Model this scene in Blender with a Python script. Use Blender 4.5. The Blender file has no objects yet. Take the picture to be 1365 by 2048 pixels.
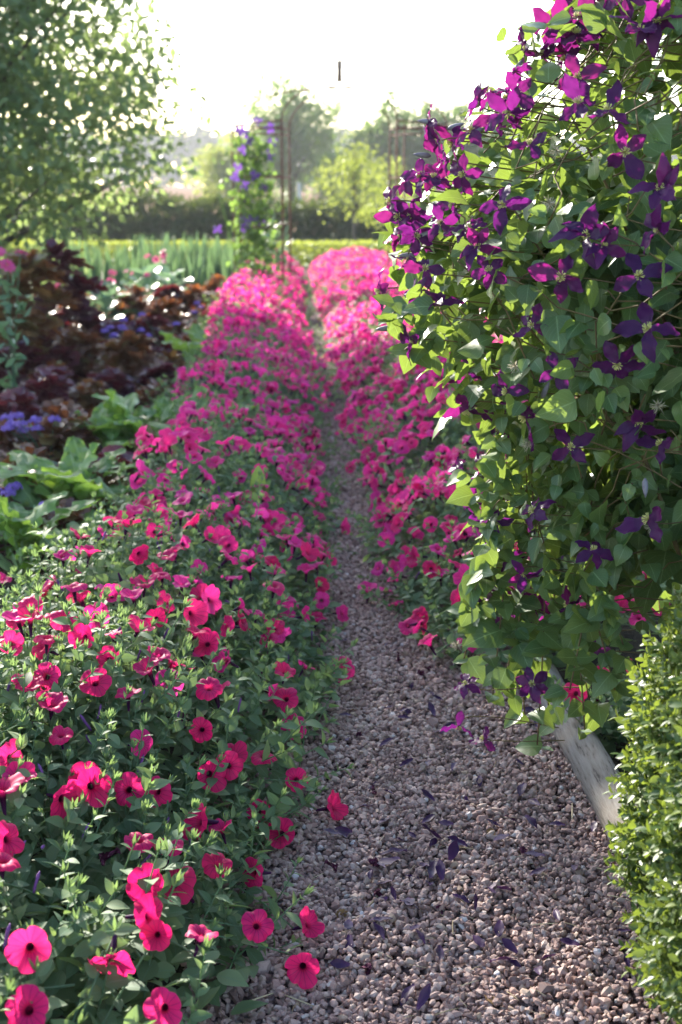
import bpy, math, random
import numpy as np
from mathutils import Vector, Quaternion, Matrix

R = np.random.default_rng(11)
random.seed(5)
PI = math.pi
scene = bpy.context.scene
COL = scene.collection

# ------------------------------------------------------------------ camera
F = 2500.0                      # focal length in pixels of the 1365 x 2048 photograph
PITCH = math.radians(14.4)
EYE = np.array([0.0, 0.0, 1.5])
cam_d = bpy.data.cameras.new("camera")
cam = bpy.data.objects.new("camera", cam_d)
COL.objects.link(cam)
cam.location = EYE
cam.rotation_euler = (PI / 2 - PITCH, 0, 0)
cam_d.sensor_fit = 'VERTICAL'
cam_d.sensor_height = 36.0
cam_d.sensor_width = 24.0
cam_d.lens = F / 2048 * 36.0
cam_d.clip_start = 0.05
cam_d.clip_end = 3000
cam_d.dof.use_dof = True
cam_d.dof.focus_distance = 2.75
cam_d.dof.aperture_fstop = 4.0
scene.camera = cam

# ------------------------------------------------------------------ world, sun, exposure
SUN_AZ, SUN_EL = math.radians(-26), math.radians(24)     # azimuth from +Y, negative = towards -X
SUN = np.array([math.sin(SUN_AZ) * math.cos(SUN_EL), math.cos(SUN_AZ) * math.cos(SUN_EL), math.sin(SUN_EL)])
w = bpy.data.worlds.new("World")
scene.world = w
w.use_nodes = True
nt = w.node_tree
nt.nodes.clear()
sky = nt.nodes.new("ShaderNodeTexSky")
sky.sky_type = 'NISHITA'
sky.sun_disc = False
sky.sun_elevation = SUN_EL
sky.sun_rotation = SUN_AZ
sky.air_density = 1.0
sky.dust_density = 1.0
sky.ozone_density = 1.0
bg = nt.nodes.new("ShaderNodeBackground")
bg.inputs[1].default_value = 0.15
wo = nt.nodes.new("ShaderNodeOutputWorld")
nt.links.new(sky.outputs[0], bg.inputs[0])
nt.links.new(bg.outputs[0], wo.inputs[0])
sun_d = bpy.data.lights.new("sun", 'SUN')
sun_d.energy = 5.0
sun_d.angle = math.radians(0.55)
sun_d.color = (1.0, 0.93, 0.82)
sun = bpy.data.objects.new("sun", sun_d)
COL.objects.link(sun)
sun.rotation_euler = Vector(-SUN).to_track_quat('-Z', 'Y').to_euler()
sun.location = SUN * 50
scene.view_settings.view_transform = 'Standard'
scene.view_settings.look = 'None'
scene.view_settings.exposure = 2.0
scene.view_settings.gamma = 1
scene.render.engine = 'CYCLES'
scene.cycles.max_bounces = 8
scene.cycles.diffuse_bounces = 3
scene.cycles.transmission_bounces = 6
scene.cycles.transparent_max_bounces = 8
scene.cycles.use_denoising = True

HAZE = True

# ------------------------------------------------------------------ pixel <-> world (photo pixels)
CP, SP = math.cos(PITCH), math.sin(PITCH)
def ray(px, py):
    u, v = (px - 682.5) / F, (1024 - py) / F
    return np.array([u, CP + v * SP, -SP + v * CP])
def P(px, py, Y):
    d = ray(px, py)
    return EYE + d * (Y / d[1])
def G(px, py, z=0.0):
    d = ray(px, py)
    return EYE + d * ((z - EYE[2]) / d[2])

# ------------------------------------------------------------------ materials
def mat(name):
    m = bpy.data.materials.new(name)
    m.use_nodes = True
    m.node_tree.nodes.clear()
    return m, m.node_tree.nodes, m.node_tree.links

def out_surface(N, L, sock):
    o = N.new("ShaderNodeOutputMaterial")
    L.new(sock, o.inputs[0])

def attr(N, name, kind='Fac'):
    a = N.new("ShaderNodeAttribute")
    a.attribute_name = name
    return a.outputs[kind]

def math_node(N, L, op, a, b=None, clamp=False):
    n = N.new("ShaderNodeMath")
    n.operation = op
    n.use_clamp = clamp
    for k, v in enumerate((a, b)):
        if v is None:
            continue
        if isinstance(v, (int, float)):
            n.inputs[k].default_value = v
        else:
            L.new(v, n.inputs[k])
    return n.outputs[0]

def ramp(N, L, fac, stops, mode='LINEAR'):
    n = N.new("ShaderNodeValToRGB")
    n.color_ramp.interpolation = mode
    e = n.color_ramp.elements
    e[0].position, e[0].color = stops[0][0], (*stops[0][1], 1)
    e[1].position, e[1].color = stops[-1][0], (*stops[-1][1], 1)
    for p, c in stops[1:-1]:
        x = e.new(p)
        x.color = (*c, 1)
    L.new(fac, n.inputs[0])
    return n.outputs[0]

def mix(N, L, fac, a, b, blend='MIX'):
    n = N.new("ShaderNodeMix")
    n.data_type = 'RGBA'
    n.blend_type = blend
    for s, v in ((n.inputs[0], fac), (n.inputs[6], a), (n.inputs[7], b)):
        if isinstance(v, (int, float)):
            s.default_value = v
        elif isinstance(v, tuple):
            s.default_value = (*v, 1)
        else:
            L.new(v, s)
    return n.outputs[2]

def noise(N, L, scale, detail=3, vec=None, rough=0.55):
    n = N.new("ShaderNodeTexNoise")
    n.inputs['Scale'].default_value = scale
    n.inputs['Detail'].default_value = detail
    n.inputs['Roughness'].default_value = rough
    if vec is not None:
        L.new(vec, n.inputs['Vector'])
    return n.outputs['Fac']

def texco(N, which='Object'):
    return N.new("ShaderNodeTexCoord").outputs[which]

def rnd_fac(N, L):
    """random number of the leaf plus the random number of the object"""
    a = attr(N, "rnd")
    oi = N.new("ShaderNodeObjectInfo")
    s = math_node(N, L, 'ADD', a, oi.outputs['Random'])
    return math_node(N, L, 'FRACT', s)

def leaf_mat(name, stops, trans, tfac=0.38, rough=0.5, spec=0.35, vein=None, vein_w=0.06, under=None, bump=0.0):
    """stops = colours over the random number of the leaf; trans = tint of light shining through"""
    m, N, L = mat(name)
    r = rnd_fac(N, L)
    c = ramp(N, L, r, stops)
    lp = attr(N, "lp", 'Vector')
    sx = N.new("ShaderNodeSeparateXYZ")
    L.new(lp, sx.inputs[0])
    nz = noise(N, L, 9.0, 3, texco(N))
    c = mix(N, L, math_node(N, L, 'MULTIPLY', nz, 0.35), c, (stops[0][1][0] * .6, stops[0][1][1] * .6, stops[0][1][2] * .6))
    if vein:
        ax = math_node(N, L, 'ABSOLUTE', sx.outputs[0])
        mid = math_node(N, L, 'LESS_THAN', ax, vein_w)
        # side veins run from the midrib towards the tip
        k = math_node(N, L, 'SUBTRACT', sx.outputs[1], math_node(N, L, 'MULTIPLY', ax, 0.45))
        fr = math_node(N, L, 'FRACT', math_node(N, L, 'MULTIPLY', k, 7.0))
        sv = math_node(N, L, 'MULTIPLY', math_node(N, L, 'LESS_THAN', fr, 0.09), 0.5)
        f = math_node(N, L, 'MAXIMUM', math_node(N, L, 'MULTIPLY', mid, 0.9), sv)
        c = mix(N, L, f, c, vein)
    p = N.new("ShaderNodeBsdfPrincipled")
    p.inputs['Roughness'].default_value = rough
    p.inputs['Specular IOR Level'].default_value = spec
    L.new(c, p.inputs['Base Color'])
    if bump:
        b = N.new("ShaderNodeBump")
        b.inputs['Strength'].default_value = bump
        b.inputs['Distance'].default_value = 0.004
        L.new(noise(N, L, 60.0, 2, texco(N)), b.inputs['Height'])
        L.new(b.outputs[0], p.inputs['Normal'])
    t = N.new("ShaderNodeBsdfTranslucent")
    tc = mix(N, L, 0.75, c, trans)
    L.new(tc, t.inputs[0])
    ms = N.new("ShaderNodeMixShader")
    ms.inputs[0].default_value = tfac
    L.new(p.outputs[0], ms.inputs[1])
    L.new(t.outputs[0], ms.inputs[2])
    out_surface(N, L, ms.outputs[0])
    return m

def petal_mat(name, radial, tint, trans_a, trans_b, tfac, rough=0.55, veins=True, nvein=15, throat=False):
    """radial = colour ramp from the tube (0) to the rim (1) read from lp.x; tint = second hue by random number"""
    m, N, L = mat(name)
    lp = attr(N, "lp", 'Vector')
    sx = N.new("ShaderNodeSeparateXYZ")
    L.new(lp, sx.inputs[0])
    c = ramp(N, L, sx.outputs[0], radial)
    r = rnd_fac(N, L)
    inside = math_node(N, L, 'MULTIPLY', math_node(N, L, 'GREATER_THAN', sx.outputs[0], 0.45), r)
    c = mix(N, L, math_node(N, L, 'MULTIPLY', inside, 0.85), c, tint)
    if veins:
        fr = math_node(N, L, 'FRACT', math_node(N, L, 'MULTIPLY', sx.outputs[1], float(nvein)))
        tri = math_node(N, L, 'ABSOLUTE', math_node(N, L, 'SUBTRACT', fr, 0.5))
        v = math_node(N, L, 'LESS_THAN', tri, 0.07)
        v = math_node(N, L, 'MULTIPLY', v, math_node(N, L, 'SUBTRACT', 1.15, sx.outputs[0])) if throat else math_node(N, L, 'MULTIPLY', v, 0.35)
        c = mix(N, L, v, c, (radial[1][1][0], radial[1][1][1], radial[1][1][2]))
    p = N.new("ShaderNodeBsdfPrincipled")
    p.inputs['Roughness'].default_value = rough
    p.inputs['Specular IOR Level'].default_value = 0.25
    L.new(c, p.inputs['Base Color'])
    t = N.new("ShaderNodeBsdfTranslucent")
    tc = mix(N, L, r, trans_a, trans_b)
    tc = mix(N, L, 0.35, tc, c)
    if throat:
        tc = mix(N, L, 1.0, tc, ramp(N, L, sx.outputs[0], [(.24, (.03, .01, .04)), (.38, (1, 1, 1))]), 'MULTIPLY')
        tc = mix(N, L, v, tc, tuple(x * .4 for x in trans_a))
    L.new(tc, t.inputs[0])
    ms = N.new("ShaderNodeMixShader")
    ms.inputs[0].default_value = tfac
    L.new(p.outputs[0], ms.inputs[1])
    L.new(t.outputs[0], ms.inputs[2])
    out_surface(N, L, ms.outputs[0])
    return m

def plain_mat(name, stops, scale=6.0, rough=0.8, detail=5, bump=0.3, bscale=None, stretch=None, metal=0.0, bdist=0.01, use_rnd=False, spec=0.3):
    m, N, L = mat(name)
    v = texco(N)
    if stretch:
        mp = N.new("ShaderNodeMapping")
        mp.inputs['Scale'].default_value = stretch
        L.new(v, mp.inputs[0])
        v = mp.outputs[0]
    nf = noise(N, L, scale, detail, v)
    c = ramp(N, L, rnd_fac(N, L) if use_rnd else nf, stops)
    if use_rnd:
        c = mix(N, L, math_node(N, L, 'MULTIPLY', nf, 0.5), c, tuple(x * .5 for x in stops[0][1]))
    p = N.new("ShaderNodeBsdfPrincipled")
    p.inputs['Roughness'].default_value = rough
    p.inputs['Metallic'].default_value = metal
    p.inputs['Specular IOR Level'].default_value = spec
    L.new(c, p.inputs['Base Color'])
    if bump:
        b = N.new("ShaderNodeBump")
        b.inputs['Strength'].default_value = bump
        b.inputs['Distance'].default_value = bdist
        L.new(noise(N, L, bscale or scale * 4, 4, v), b.inputs['Height'])
        L.new(b.outputs[0], p.inputs['Normal'])
    out_surface(N, L, p.outputs[0])
    return m

M = {}
M['petunia_leaf'] = leaf_mat("petunia_leaf", [(0, (.058, .115, .058)), (.5, (.095, .162, .080)), (.8, (.15, .22, .105)), (1, (.20, .265, .13))], (.36, .52, .13), .33, .62, .25, vein=(.11, .19, .11), vein_w=.07)
def petunia_mat(name, ta, tb, tint, trans_a, trans_b):
    return petal_mat(name, [(0, (.10, .02, .12)), (.20, (.03, .002, .03)), (.27, (.08, .003, .035)), (.37, (.50, .006, .08)), (.8, ta), (1, tb)], tint, trans_a, trans_b, .50, throat=True)
M['petunia'] = petunia_mat("petunia_petal", (.74, .010, .105), (.76, .014, .12), (.66, .010, .17), (.76, .012, .17), (.98, .045, .20))  # near blooms: shade painted in as a deeper crimson
M['petunia_sunlit'] = petunia_mat("petunia_petal_sunlit", (.78, .016, .155), (.82, .026, .20), (.76, .025, .33), (.88, .03, .28), (.98, .09, .42))  # sunlit copy of the same petals: sunlight painted in as a pinker hue
M['bud'] = plain_mat("petunia_bud", [(.3, (.10, .03, .16)), (.7, (.22, .08, .26))], 30, .6, bump=0)
M['wilt'] = plain_mat("wilted_bloom", [(.3, (.05, .01, .03)), (.7, (.14, .02, .06))], 40, .8, bump=.3)
M['clem_leaf'] = leaf_mat("clematis_leaf", [(0, (.030, .078, .028)), (.5, (.055, .112, .036)), (1, (.11, .165, .045))], (.44, .60, .08), .27, .42, .45, vein=(.19, .27, .11), vein_w=.045)
M['clem_petal'] = petal_mat("clematis_petal",
    [(0, (.16, .05, .16)), (.2, (.045, .010, .07)), (.6, (.024, .006, .048)), (1, (.034, .008, .060))],
    (.07, .008, .08), (.32, .018, .32), (.50, .025, .24), .36, .5, veins=True, nvein=5)
M['stamen'] = plain_mat("stamen", [(.3, (.38, .36, .09)), (.7, (.62, .55, .22))], 90, .7, bump=0)
M['stem'] = plain_mat("vine_stem", [(.3, (.09, .055, .025)), (.7, (.16, .12, .045))], 30, .7, bump=0)
M['clem_bud'] = plain_mat("clematis_bud", [(.3, (.13, .11, .15)), (.7, (.28, .26, .26))], 40, .6, bump=.1)
M['seed'] = plain_mat("seed_head", [(.3, (.30, .25, .16)), (.7, (.5, .44, .32))], 60, .8, bump=0)
M['box_leaf'] = leaf_mat("box_leaf", [(0, (.032, .070, .020)), (.5, (.064, .112, .027)), (1, (.13, .175, .042))], (.42, .54, .06), .24, .42, .3)
M['bark'] = plain_mat("bark", [(.3, (.05, .04, .03)), (.7, (.13, .11, .09))], 9, .9, bump=.6, stretch=(1, 1, .25))
M['tree_leaf'] = leaf_mat("left_tree_leaf", [(0, (.060, .105, .052)), (.6, (.105, .16, .070)), (1, (.16, .22, .085))], (.46, .60, .18), .38, .45, .4)
M['far_leaf'] = leaf_mat("far_tree_leaf", [(0, (.032, .072, .028)), (.6, (.060, .115, .036)), (1, (.10, .16, .045))], (.34, .54, .09), .38, .6, .2)
M['pale_leaf'] = leaf_mat("pale_tree_leaf", [(0, (.09, .13, .035)), (.6, (.14, .19, .045)), (1, (.20, .24, .06))], (.55, .62, .10), .42, .5, .3)
M['wood_leaf'] = leaf_mat("far_wood_leaf", [(0, (.030, .050, .032)), (1, (.055, .080, .045))], (.10, .14, .05), .08, .7, .1)
M['hedge_leaf'] = leaf_mat("dark_hedge_leaf", [(0, (.016, .030, .014)), (.6, (.028, .048, .018)), (1, (.050, .075, .025))], (.20, .26, .04), .2, .6, .2)
M['clip_leaf'] = leaf_mat("clipped_hedge_leaf", [(0, (.06, .11, .025)), (.6, (.10, .16, .035)), (1, (.17, .22, .05))], (.60, .66, .08), .35, .45, .3)
M['chard'] = leaf_mat("chard_leaf", [(0, (.075, .16, .050)), (.5, (.13, .24, .06)), (1, (.19, .31, .08))], (.50, .76, .08), .38, .38, .5, vein=(.24, .34, .13), vein_w=.08, bump=.5)
M['beet'] = leaf_mat("beet_leaf", [(0, (.050, .120, .030)), (1, (.12, .21, .045))], (.50, .70, .05), .42, .38, .5, vein=(.13, .008, .03), vein_w=.07, bump=.5)
M['chard_stalk'] = plain_mat("chard_stalk", [(.3, (.20, .32, .12)), (.7, (.35, .45, .22))], 20, .5, bump=0)
M['oakleaf'] = leaf_mat("oakleaf_lettuce", [(0, (.080, .036, .028)), (.45, (.14, .060, .034)), (.75, (.20, .10, .040)), (1, (.17, .18, .055))], (.40, .11, .02), .30, .33, .55)
M['purple_lettuce'] = leaf_mat("purple_lettuce", [(0, (.040, .014, .028)), (.6, (.075, .020, .034)), (1, (.13, .028, .030))], (.34, .03, .03), .22, .3, .55)
M['cabbage'] = leaf_mat("cabbage_leaf", [(0, (.085, .150, .125)), (.6, (.12, .20, .16)), (1, (.17, .26, .19))], (.30, .48, .20), .25, .45, .4, vein=(.30, .40, .32), vein_w=.06)
M['leek'] = leaf_mat("leek_leaf", [(0, (.040, .095, .060)), (.6, (.060, .130, .075)), (1, (.10, .17, .07))], (.26, .42, .14), .25, .5, .4)
M['ageratum'] = plain_mat("ageratum_bloom", [(0, (.20, .10, .44)), (1, (.36, .22, .62))], 120, .8, bump=.6, use_rnd=True)
M['blueclem'] = petal_mat("blue_clematis_petal", [(0, (.3, .2, .4)), (.3, (.085, .035, .24)), (.7, (.10, .04, .28)), (1, (.12, .05, .30))], (.15, .06, .34), (.22, .08, .46), (.30, .11, .52), .35, veins=False)
M['pinkflower'] = petal_mat("pink_bloom_petal", [(0, (.6, .3, .1)), (.3, (.55, .05, .14)), (.7, (.60, .07, .18)), (1, (.65, .10, .22))], (.55, .06, .30), (.9, .2, .4), (.9, .3, .5), .4, veins=False)
M['iron'] = plain_mat("rusty_iron", [(.3, (.055, .022, .014)), (.7, (.15, .060, .030))], 25, .85, bump=.4)
M['finial'] = plain_mat("finial_iron", [(.3, (.10, .065, .05)), (.7, (.20, .13, .10))], 25, .8, bump=.3)
M['log'] = None
M['straw'] = plain_mat("straw", [(0, (.40, .30, .16)), (1, (.55, .46, .30))], 20, .7, bump=0, use_rnd=True)
M['fallen'] = petal_mat("fallen_petal", [(0, (.08, .025, .08)), (.3, (.040, .012, .055)), (.7, (.032, .010, .048)), (1, (.05, .016, .06))], (.030, .010, .035), (.08, .01, .09), (.08, .015, .07), .10, .45, veins=True, nvein=4)
M['dry_leaf'] = plain_mat("dry_leaf", [(.3, (.16, .08, .03)), (.7, (.30, .18, .07))], 30, .8, bump=.3)
M['soil'] = plain_mat("soil", [(.3, (.018, .014, .010)), (.7, (.05, .036, .026))], 14, .95, bump=.9, bscale=40, bdist=.03)
M['lawn'] = plain_mat("lawn", [(.3, (.045, .070, .022)), (.7, (.10, .13, .04))], 1.3, .9, bump=.6, bscale=30, bdist=.03)
M['field'] = plain_mat("stubble_field", [(.3, (.17, .105, .07)), (.7, (.22, .145, .095))], .06, 1.0, bump=0, stretch=(.3, 1, 1), spec=0.0)
M['post_wood'] = plain_mat("post_wood", [(.3, (.32, .29, .25)), (.7, (.5, .46, .4))], 12, .8, bump=.3, stretch=(1, 1, .2))

def make_log_mat():
    m, N, L = mat("weathered_timber")
    mp = N.new("ShaderNodeMapping")
    mp.inputs['Scale'].default_value = (1, .11, 1)
    L.new(texco(N), mp.inputs[0])
    g = noise(N, L, 110, 6, mp.outputs[0], .6)
    c = ramp(N, L, g, [(.36, (.03, .025, .02)), (.41, (.12, .105, .09)), (.55, (.165, .152, .135)), (.8, (.22, .205, .19))])
    big = noise(N, L, 5, 4, texco(N))
    c = mix(N, L, ramp(N, L, big, [(.5, (0, 0, 0)), (.72, (.6, .6, .6))]), c, (.20, .14, .08))
    p = N.new("ShaderNodeBsdfPrincipled")
    p.inputs['Roughness'].default_value = .8
    L.new(c, p.inputs['Base Color'])
    b = N.new("ShaderNodeBump")
    b.inputs['Strength'].default_value = .7
    b.inputs['Distance'].default_value = .006
    L.new(g, b.inputs['Height'])
    L.new(b.outputs[0], p.inputs['Normal'])
    out_surface(N, L, p.outputs[0])
    return m
M['log'] = make_log_mat()

def make_stone_mat():
    m, N, L = mat("pink_gravel_stone")
    c = ramp(N, L, attr(N, "rnd"), [(0, (.14, .075, .062)), (.2, (.26, .15, .125)), (.45, (.36, .22, .18)), (.7, (.42, .285, .24)), (.9, (.47, .35, .30)), (.965, (.34, .23, .15)), (1, (.62, .57, .56))])
    nz = noise(N, L, 220, 3, texco(N))
    c = mix(N, L, math_node(N, L, 'MULTIPLY', nz, .4), c, (.16, .105, .095))
    p = N.new("ShaderNodeBsdfPrincipled")
    p.inputs['Roughness'].default_value = .62
    p.inputs['Specular IOR Level'].default_value = .4
    L.new(c, p.inputs['Base Color'])
    out_surface(N, L, p.outputs[0])
    return m
M['stone'] = make_stone_mat()

def make_gravel_sheet():
    m, N, L = mat("gravel_bed")
    v = N.new("ShaderNodeTexVoronoi")
    v.inputs['Scale'].default_value = 62
    L.new(texco(N), v.inputs['Vector'])
    sep = N.new("ShaderNodeSeparateColor")
    L.new(v.outputs['Color'], sep.inputs[0])
    c = ramp(N, L, sep.outputs[0], [(0, (.09, .06, .058)), (.4, (.19, .13, .125)), (.8, (.25, .185, .175)), (1, (.34, .29, .28))])
    dk = ramp(N, L, v.outputs['Distance'], [(.35, (1, 1, 1)), (.75, (.3, .27, .27))])
    c = mix(N, L, 1.0, c, dk, 'MULTIPLY')
    p = N.new("ShaderNodeBsdfPrincipled")
    p.inputs['Roughness'].default_value = 1
    p.inputs['Specular IOR Level'].default_value = .05
    L.new(c, p.inputs['Base Color'])
    b = N.new("ShaderNodeBump")
    b.inputs['Strength'].default_value = 1
    b.inputs['Distance'].default_value = .012
    b.invert = True
    L.new(v.outputs['Distance'], b.inputs['Height'])
    L.new(b.outputs[0], p.inputs['Normal'])
    out_surface(N, L, p.outputs[0])
    return m
M['gravel'] = make_gravel_sheet()

# ------------------------------------------------------------------ mesh helpers
class T:
    """a small template: vertices, faces, local leaf coordinates, random numbers, material slots"""
    def __init__(s, v, f, lp=None, rnd=None, mi=None):
        s.v = np.asarray(v, float)
        s.f = [tuple(x) for x in f]
        s.lp = np.zeros_like(s.v) if lp is None else np.asarray(lp, float)
        s.rnd = np.zeros(len(s.v)) if rnd is None else np.broadcast_to(np.asarray(rnd, float), (len(s.v),)).copy()
        s.mi = np.zeros(len(s.f), int) if mi is None else np.broadcast_to(np.asarray(mi, int), (len(s.f),)).copy()
        s.loops = np.array([i for x in s.f for i in x], int)
        s.cnt = np.array([len(x) for x in s.f], int)

class Geo:
    def __init__(s):
        s.V, s.L, s.C, s.LP, s.RN, s.MI, s.n = [], [], [], [], [], [], 0
    def add(s, t, Ms=None, Ts=None, rnd=None, mi=None):
        """instances of template t: Ms (n,3,3), Ts (n,3)"""
        if Ms is None:
            Ms = np.eye(3)[None]
        Ms = np.asarray(Ms, float)
        n = len(Ms)
        if n == 0:
            return s
        Ts = np.zeros((n, 3)) if Ts is None else np.asarray(Ts, float)
        rnd = R.random(n) if rnd is None else np.broadcast_to(rnd, (n,))
        nv = len(t.v)
        V = np.einsum('nij,vj->nvi', Ms, t.v) + Ts[:, None, :]
        s.V.append(V.reshape(-1, 3))
        off = s.n + np.arange(n) * nv
        s.L.append((t.loops[None, :] + off[:, None]).ravel())
        s.C.append(np.tile(t.cnt, n))
        s.LP.append(np.tile(t.lp, (n, 1)))
        s.RN.append(np.mod(t.rnd[None, :] + rnd[:, None], 1.0).ravel())
        s.MI.append(np.tile(t.mi if mi is None else np.full(len(t.cnt), mi), n))
        s.n += n * nv
        return s
    def template(s):
        V = np.concatenate(s.V)
        C = np.concatenate(s.C)
        L = np.concatenate(s.L)
        st = np.concatenate([[0], np.cumsum(C)[:-1]])
        fs = [tuple(L[a:a + c]) for a, c in zip(st, C)]
        return T(V, fs, np.concatenate(s.LP), np.concatenate(s.RN), np.concatenate(s.MI))
    def mesh(s, name, mats, smooth=True, origin=None):
        me = bpy.data.meshes.new(name)
        V = np.concatenate(s.V)
        if origin is not None:
            V = V - np.asarray(origin, float)[None]
        L = np.concatenate(s.L).astype(np.int32)
        C = np.concatenate(s.C).astype(np.int32)
        me.vertices.add(len(V))
        me.vertices.foreach_set("co", V.astype(np.float32).ravel())
        me.loops.add(len(L))
        me.loops.foreach_set("vertex_index", L)
        me.polygons.add(len(C))
        me.polygons.foreach_set("loop_start", np.concatenate([[0], np.cumsum(C)[:-1]]).astype(np.int32))
        me.polygons.foreach_set("use_smooth", np.full(len(C), smooth))
        me.polygons.foreach_set("material_index", np.concatenate(s.MI).astype(np.int32))
        a = me.attributes.new("rnd", 'FLOAT', 'POINT')
        a.data.foreach_set("value", np.concatenate(s.RN).astype(np.float32))
        a = me.attributes.new("lp", 'FLOAT_VECTOR', 'POINT')
        a.data.foreach_set("vector", np.concatenate(s.LP).astype(np.float32).ravel())
        for m in mats:
            me.materials.append(m)
        me.update(calc_edges=True)
        return me

def link(name, me, parent=None, loc=None):
    o = bpy.data.objects.new(name, me)
    COL.objects.link(o)
    if parent is not None:
        o.parent = parent
    if loc is not None:
        o.location = loc
    return o

def tag(o, label, cat, group=None, kind=None):
    o['label'] = label
    o['category'] = cat
    if group:
        o['group'] = group
    if kind:
        o['kind'] = kind
    return o

def thing(name, loc, label, cat, group=None):
    o = bpy.data.objects.new(name, None)
    o.empty_display_size = .1
    COL.objects.link(o)
    o.location = loc
    return tag(o, label, cat, group)

def unit(a):
    a = np.asarray(a, float)
    return a / np.maximum(np.linalg.norm(a, axis=-1, keepdims=True), 1e-9)

def frames(d, nrm, scale=1.0):
    """columns: x = across, y = along d, z = normal"""
    d = unit(d)
    n = np.asarray(nrm, float)
    x = unit(np.cross(d, n))
    z = np.cross(x, d)
    m = np.stack([x, d, z], axis=-1)
    return m * np.asarray(scale, float).reshape(-1, 1, 1)

def zframes(d, scale=1.0, roll=None):
    """columns with z along d and a random roll"""
    d = unit(d)
    n = len(d)
    h = np.where(np.abs(d[:, 2:3]) < .9, np.array([[0, 0, 1.]]), np.array([[1., 0, 0]]))
    x = unit(np.cross(h, d))
    y = np.cross(d, x)
    r = R.random(n) * 2 * PI if roll is None else np.broadcast_to(roll, (n,))
    c, s_ = np.cos(r)[:, None], np.sin(r)[:, None]
    X = x * c + y * s_
    Y = -x * s_ + y * c
    return np.stack([X, Y, d], axis=-1) * np.asarray(scale, float).reshape(-1, 1, 1)

def rand_dirs(n):
    return unit(R.normal(size=(n, 3)))

def leaf_t(nx, ny, width, bend=.25, fold=.15, ripple=0., nrip=4, cup=0., seed=0, tipw=0.0):
    """leaf along +y from 0 to 1; width = function of t giving the half width"""
    v, lp = [], []
    rr = np.random.default_rng(seed)
    for j in range(ny + 1):
        t = j / ny
        hw = max(width(t), tipw)
        for i in range(nx + 1):
            a = -1 + 2 * i / nx
            z = -bend * t * t + fold * abs(a) * hw + cup * a * a * hw
            z += ripple * abs(a) ** 1.5 * math.sin(nrip * 2 * PI * t + (1.3 if a > 0 else 0) + seed) + ripple * .35 * rr.normal()
            y = t + (ripple * .4 * rr.normal() if 0 < j < ny else 0)
            v.append((a * hw, y, z))
            lp.append((a, t, 0))
    f = []
    for j in range(ny):
        for i in range(nx):
            a = j * (nx + 1) + i
            f.append((a, a + 1, a + nx + 2, a + nx + 1))
    return T(v, f, lp)

def tube(pts, rad, ns=5, cap=True):
    pts = np.asarray(pts, float)
    n = len(pts)
    rad = np.broadcast_to(np.asarray(rad, float), (n,))
    tan = unit(np.gradient(pts, axis=0))
    v, lp, f = [], [], []
    x = unit(np.cross(tan[0], [0.3, 0.9, 0.2] if abs(tan[0][1]) < .8 else [1, 0, 0.2]))
    for k in range(n):
        x = unit(x - tan[k] * np.dot(x, tan[k]))
        y = np.cross(tan[k], x)
        for i in range(ns):
            a = 2 * PI * i / ns
            v.append(pts[k] + rad[k] * (x * math.cos(a) + y * math.sin(a)))
            lp.append((0, k / (n - 1), 0))
    for k in range(n - 1):
        for i in range(ns):
            a, b = k * ns + i, k * ns + (i + 1) % ns
            f.append((a, b, b + ns, a + ns))
    if cap:
        f.append(tuple(range(ns))[::-1])
        f.append(tuple((n - 1) * ns + i for i in range(ns)))
    return T(v, f, lp)

def bez(a, b, c, n):
    t = np.linspace(0, 1, n)[:, None]
    a, b, c = (np.asarray(q, float) for q in (a, b, c))
    return a * (1 - t) ** 2 + 2 * b * t * (1 - t) + c * t * t

def ell(*pairs):
    xs, ys = zip(*pairs)
    return lambda t: float(np.interp(t, xs, ys))

def grid_sheet(name, x0, x1, y0, y1, nx, ny, zf, m, kind='structure'):
    xs, ys = np.linspace(x0, x1, nx + 1), np.linspace(y0, y1, ny + 1)
    v = [(x, y, zf(x, y)) for y in ys for x in xs]
    f = [(j * (nx + 1) + i, j * (nx + 1) + i + 1, (j + 1) * (nx + 1) + i + 1, (j + 1) * (nx + 1) + i) for j in range(ny) for i in range(nx)]
    o = link(name, Geo().add(T(v, f)).mesh(name, [m]))
    o['kind'] = kind
    return o

def poly_sheet(name, pts, z, m):
    v = [(x, y, z) for x, y in pts]
    o = link(name, Geo().add(T(v, [tuple(range(len(v)))])).mesh(name, [m], smooth=False))
    o['kind'] = 'structure'
    return o

def snoise(x, y, s=1.0, seed=0.0):
    x, y = np.asarray(x) * s + seed, np.asarray(y) * s - seed
    return (np.sin(x * 1.7 + 1.3 * np.sin(y * 1.1)) + np.sin(y * 2.3 + 1.7 * np.sin(x * .9 + 2)) + .5 * np.sin(x * 4.1 + y * 3.7)) / 2.5

# ------------------------------------------------------------------ path geometry
def XL(Y): return -0.30 - 0.033 * (Y - 3)        # edges of the gravel
def XR(Y): return 0.68 - 0.045 * (Y - 3)

# ------------------------------------------------------------------ setting: ground, beds, path, field, far wood
def ground_z(x, y):
    return 0.0
grid_sheet("ground", -900, 900, -30, 1800, 8, 8, lambda x, y: -0.012, M['lawn'])
poly_sheet("bed_soil", [(-9, .3), (9, .3), (9, 26), (-9, 26)], -0.006, M['soil'])
poly_sheet("gravel_path", [(XL(.3) - .05, .3), (1.6, .3), (1.6, 2.2), (XR(2.4) + .04, 2.5), (XR(25.5), 25.5), (XL(25.5), 25.5), (XL(3), 3)], 0.0, M['gravel'])

def field_z(x, y):
    return 0.05 + 2.6 * ((y - 46) / 300.0) + max(0, -x - 5) * .004 * min(1, (y - 46) / 80)
grid_sheet("field", -400, 400, 46, 330, 20, 12, field_z, M['field'])

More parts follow.
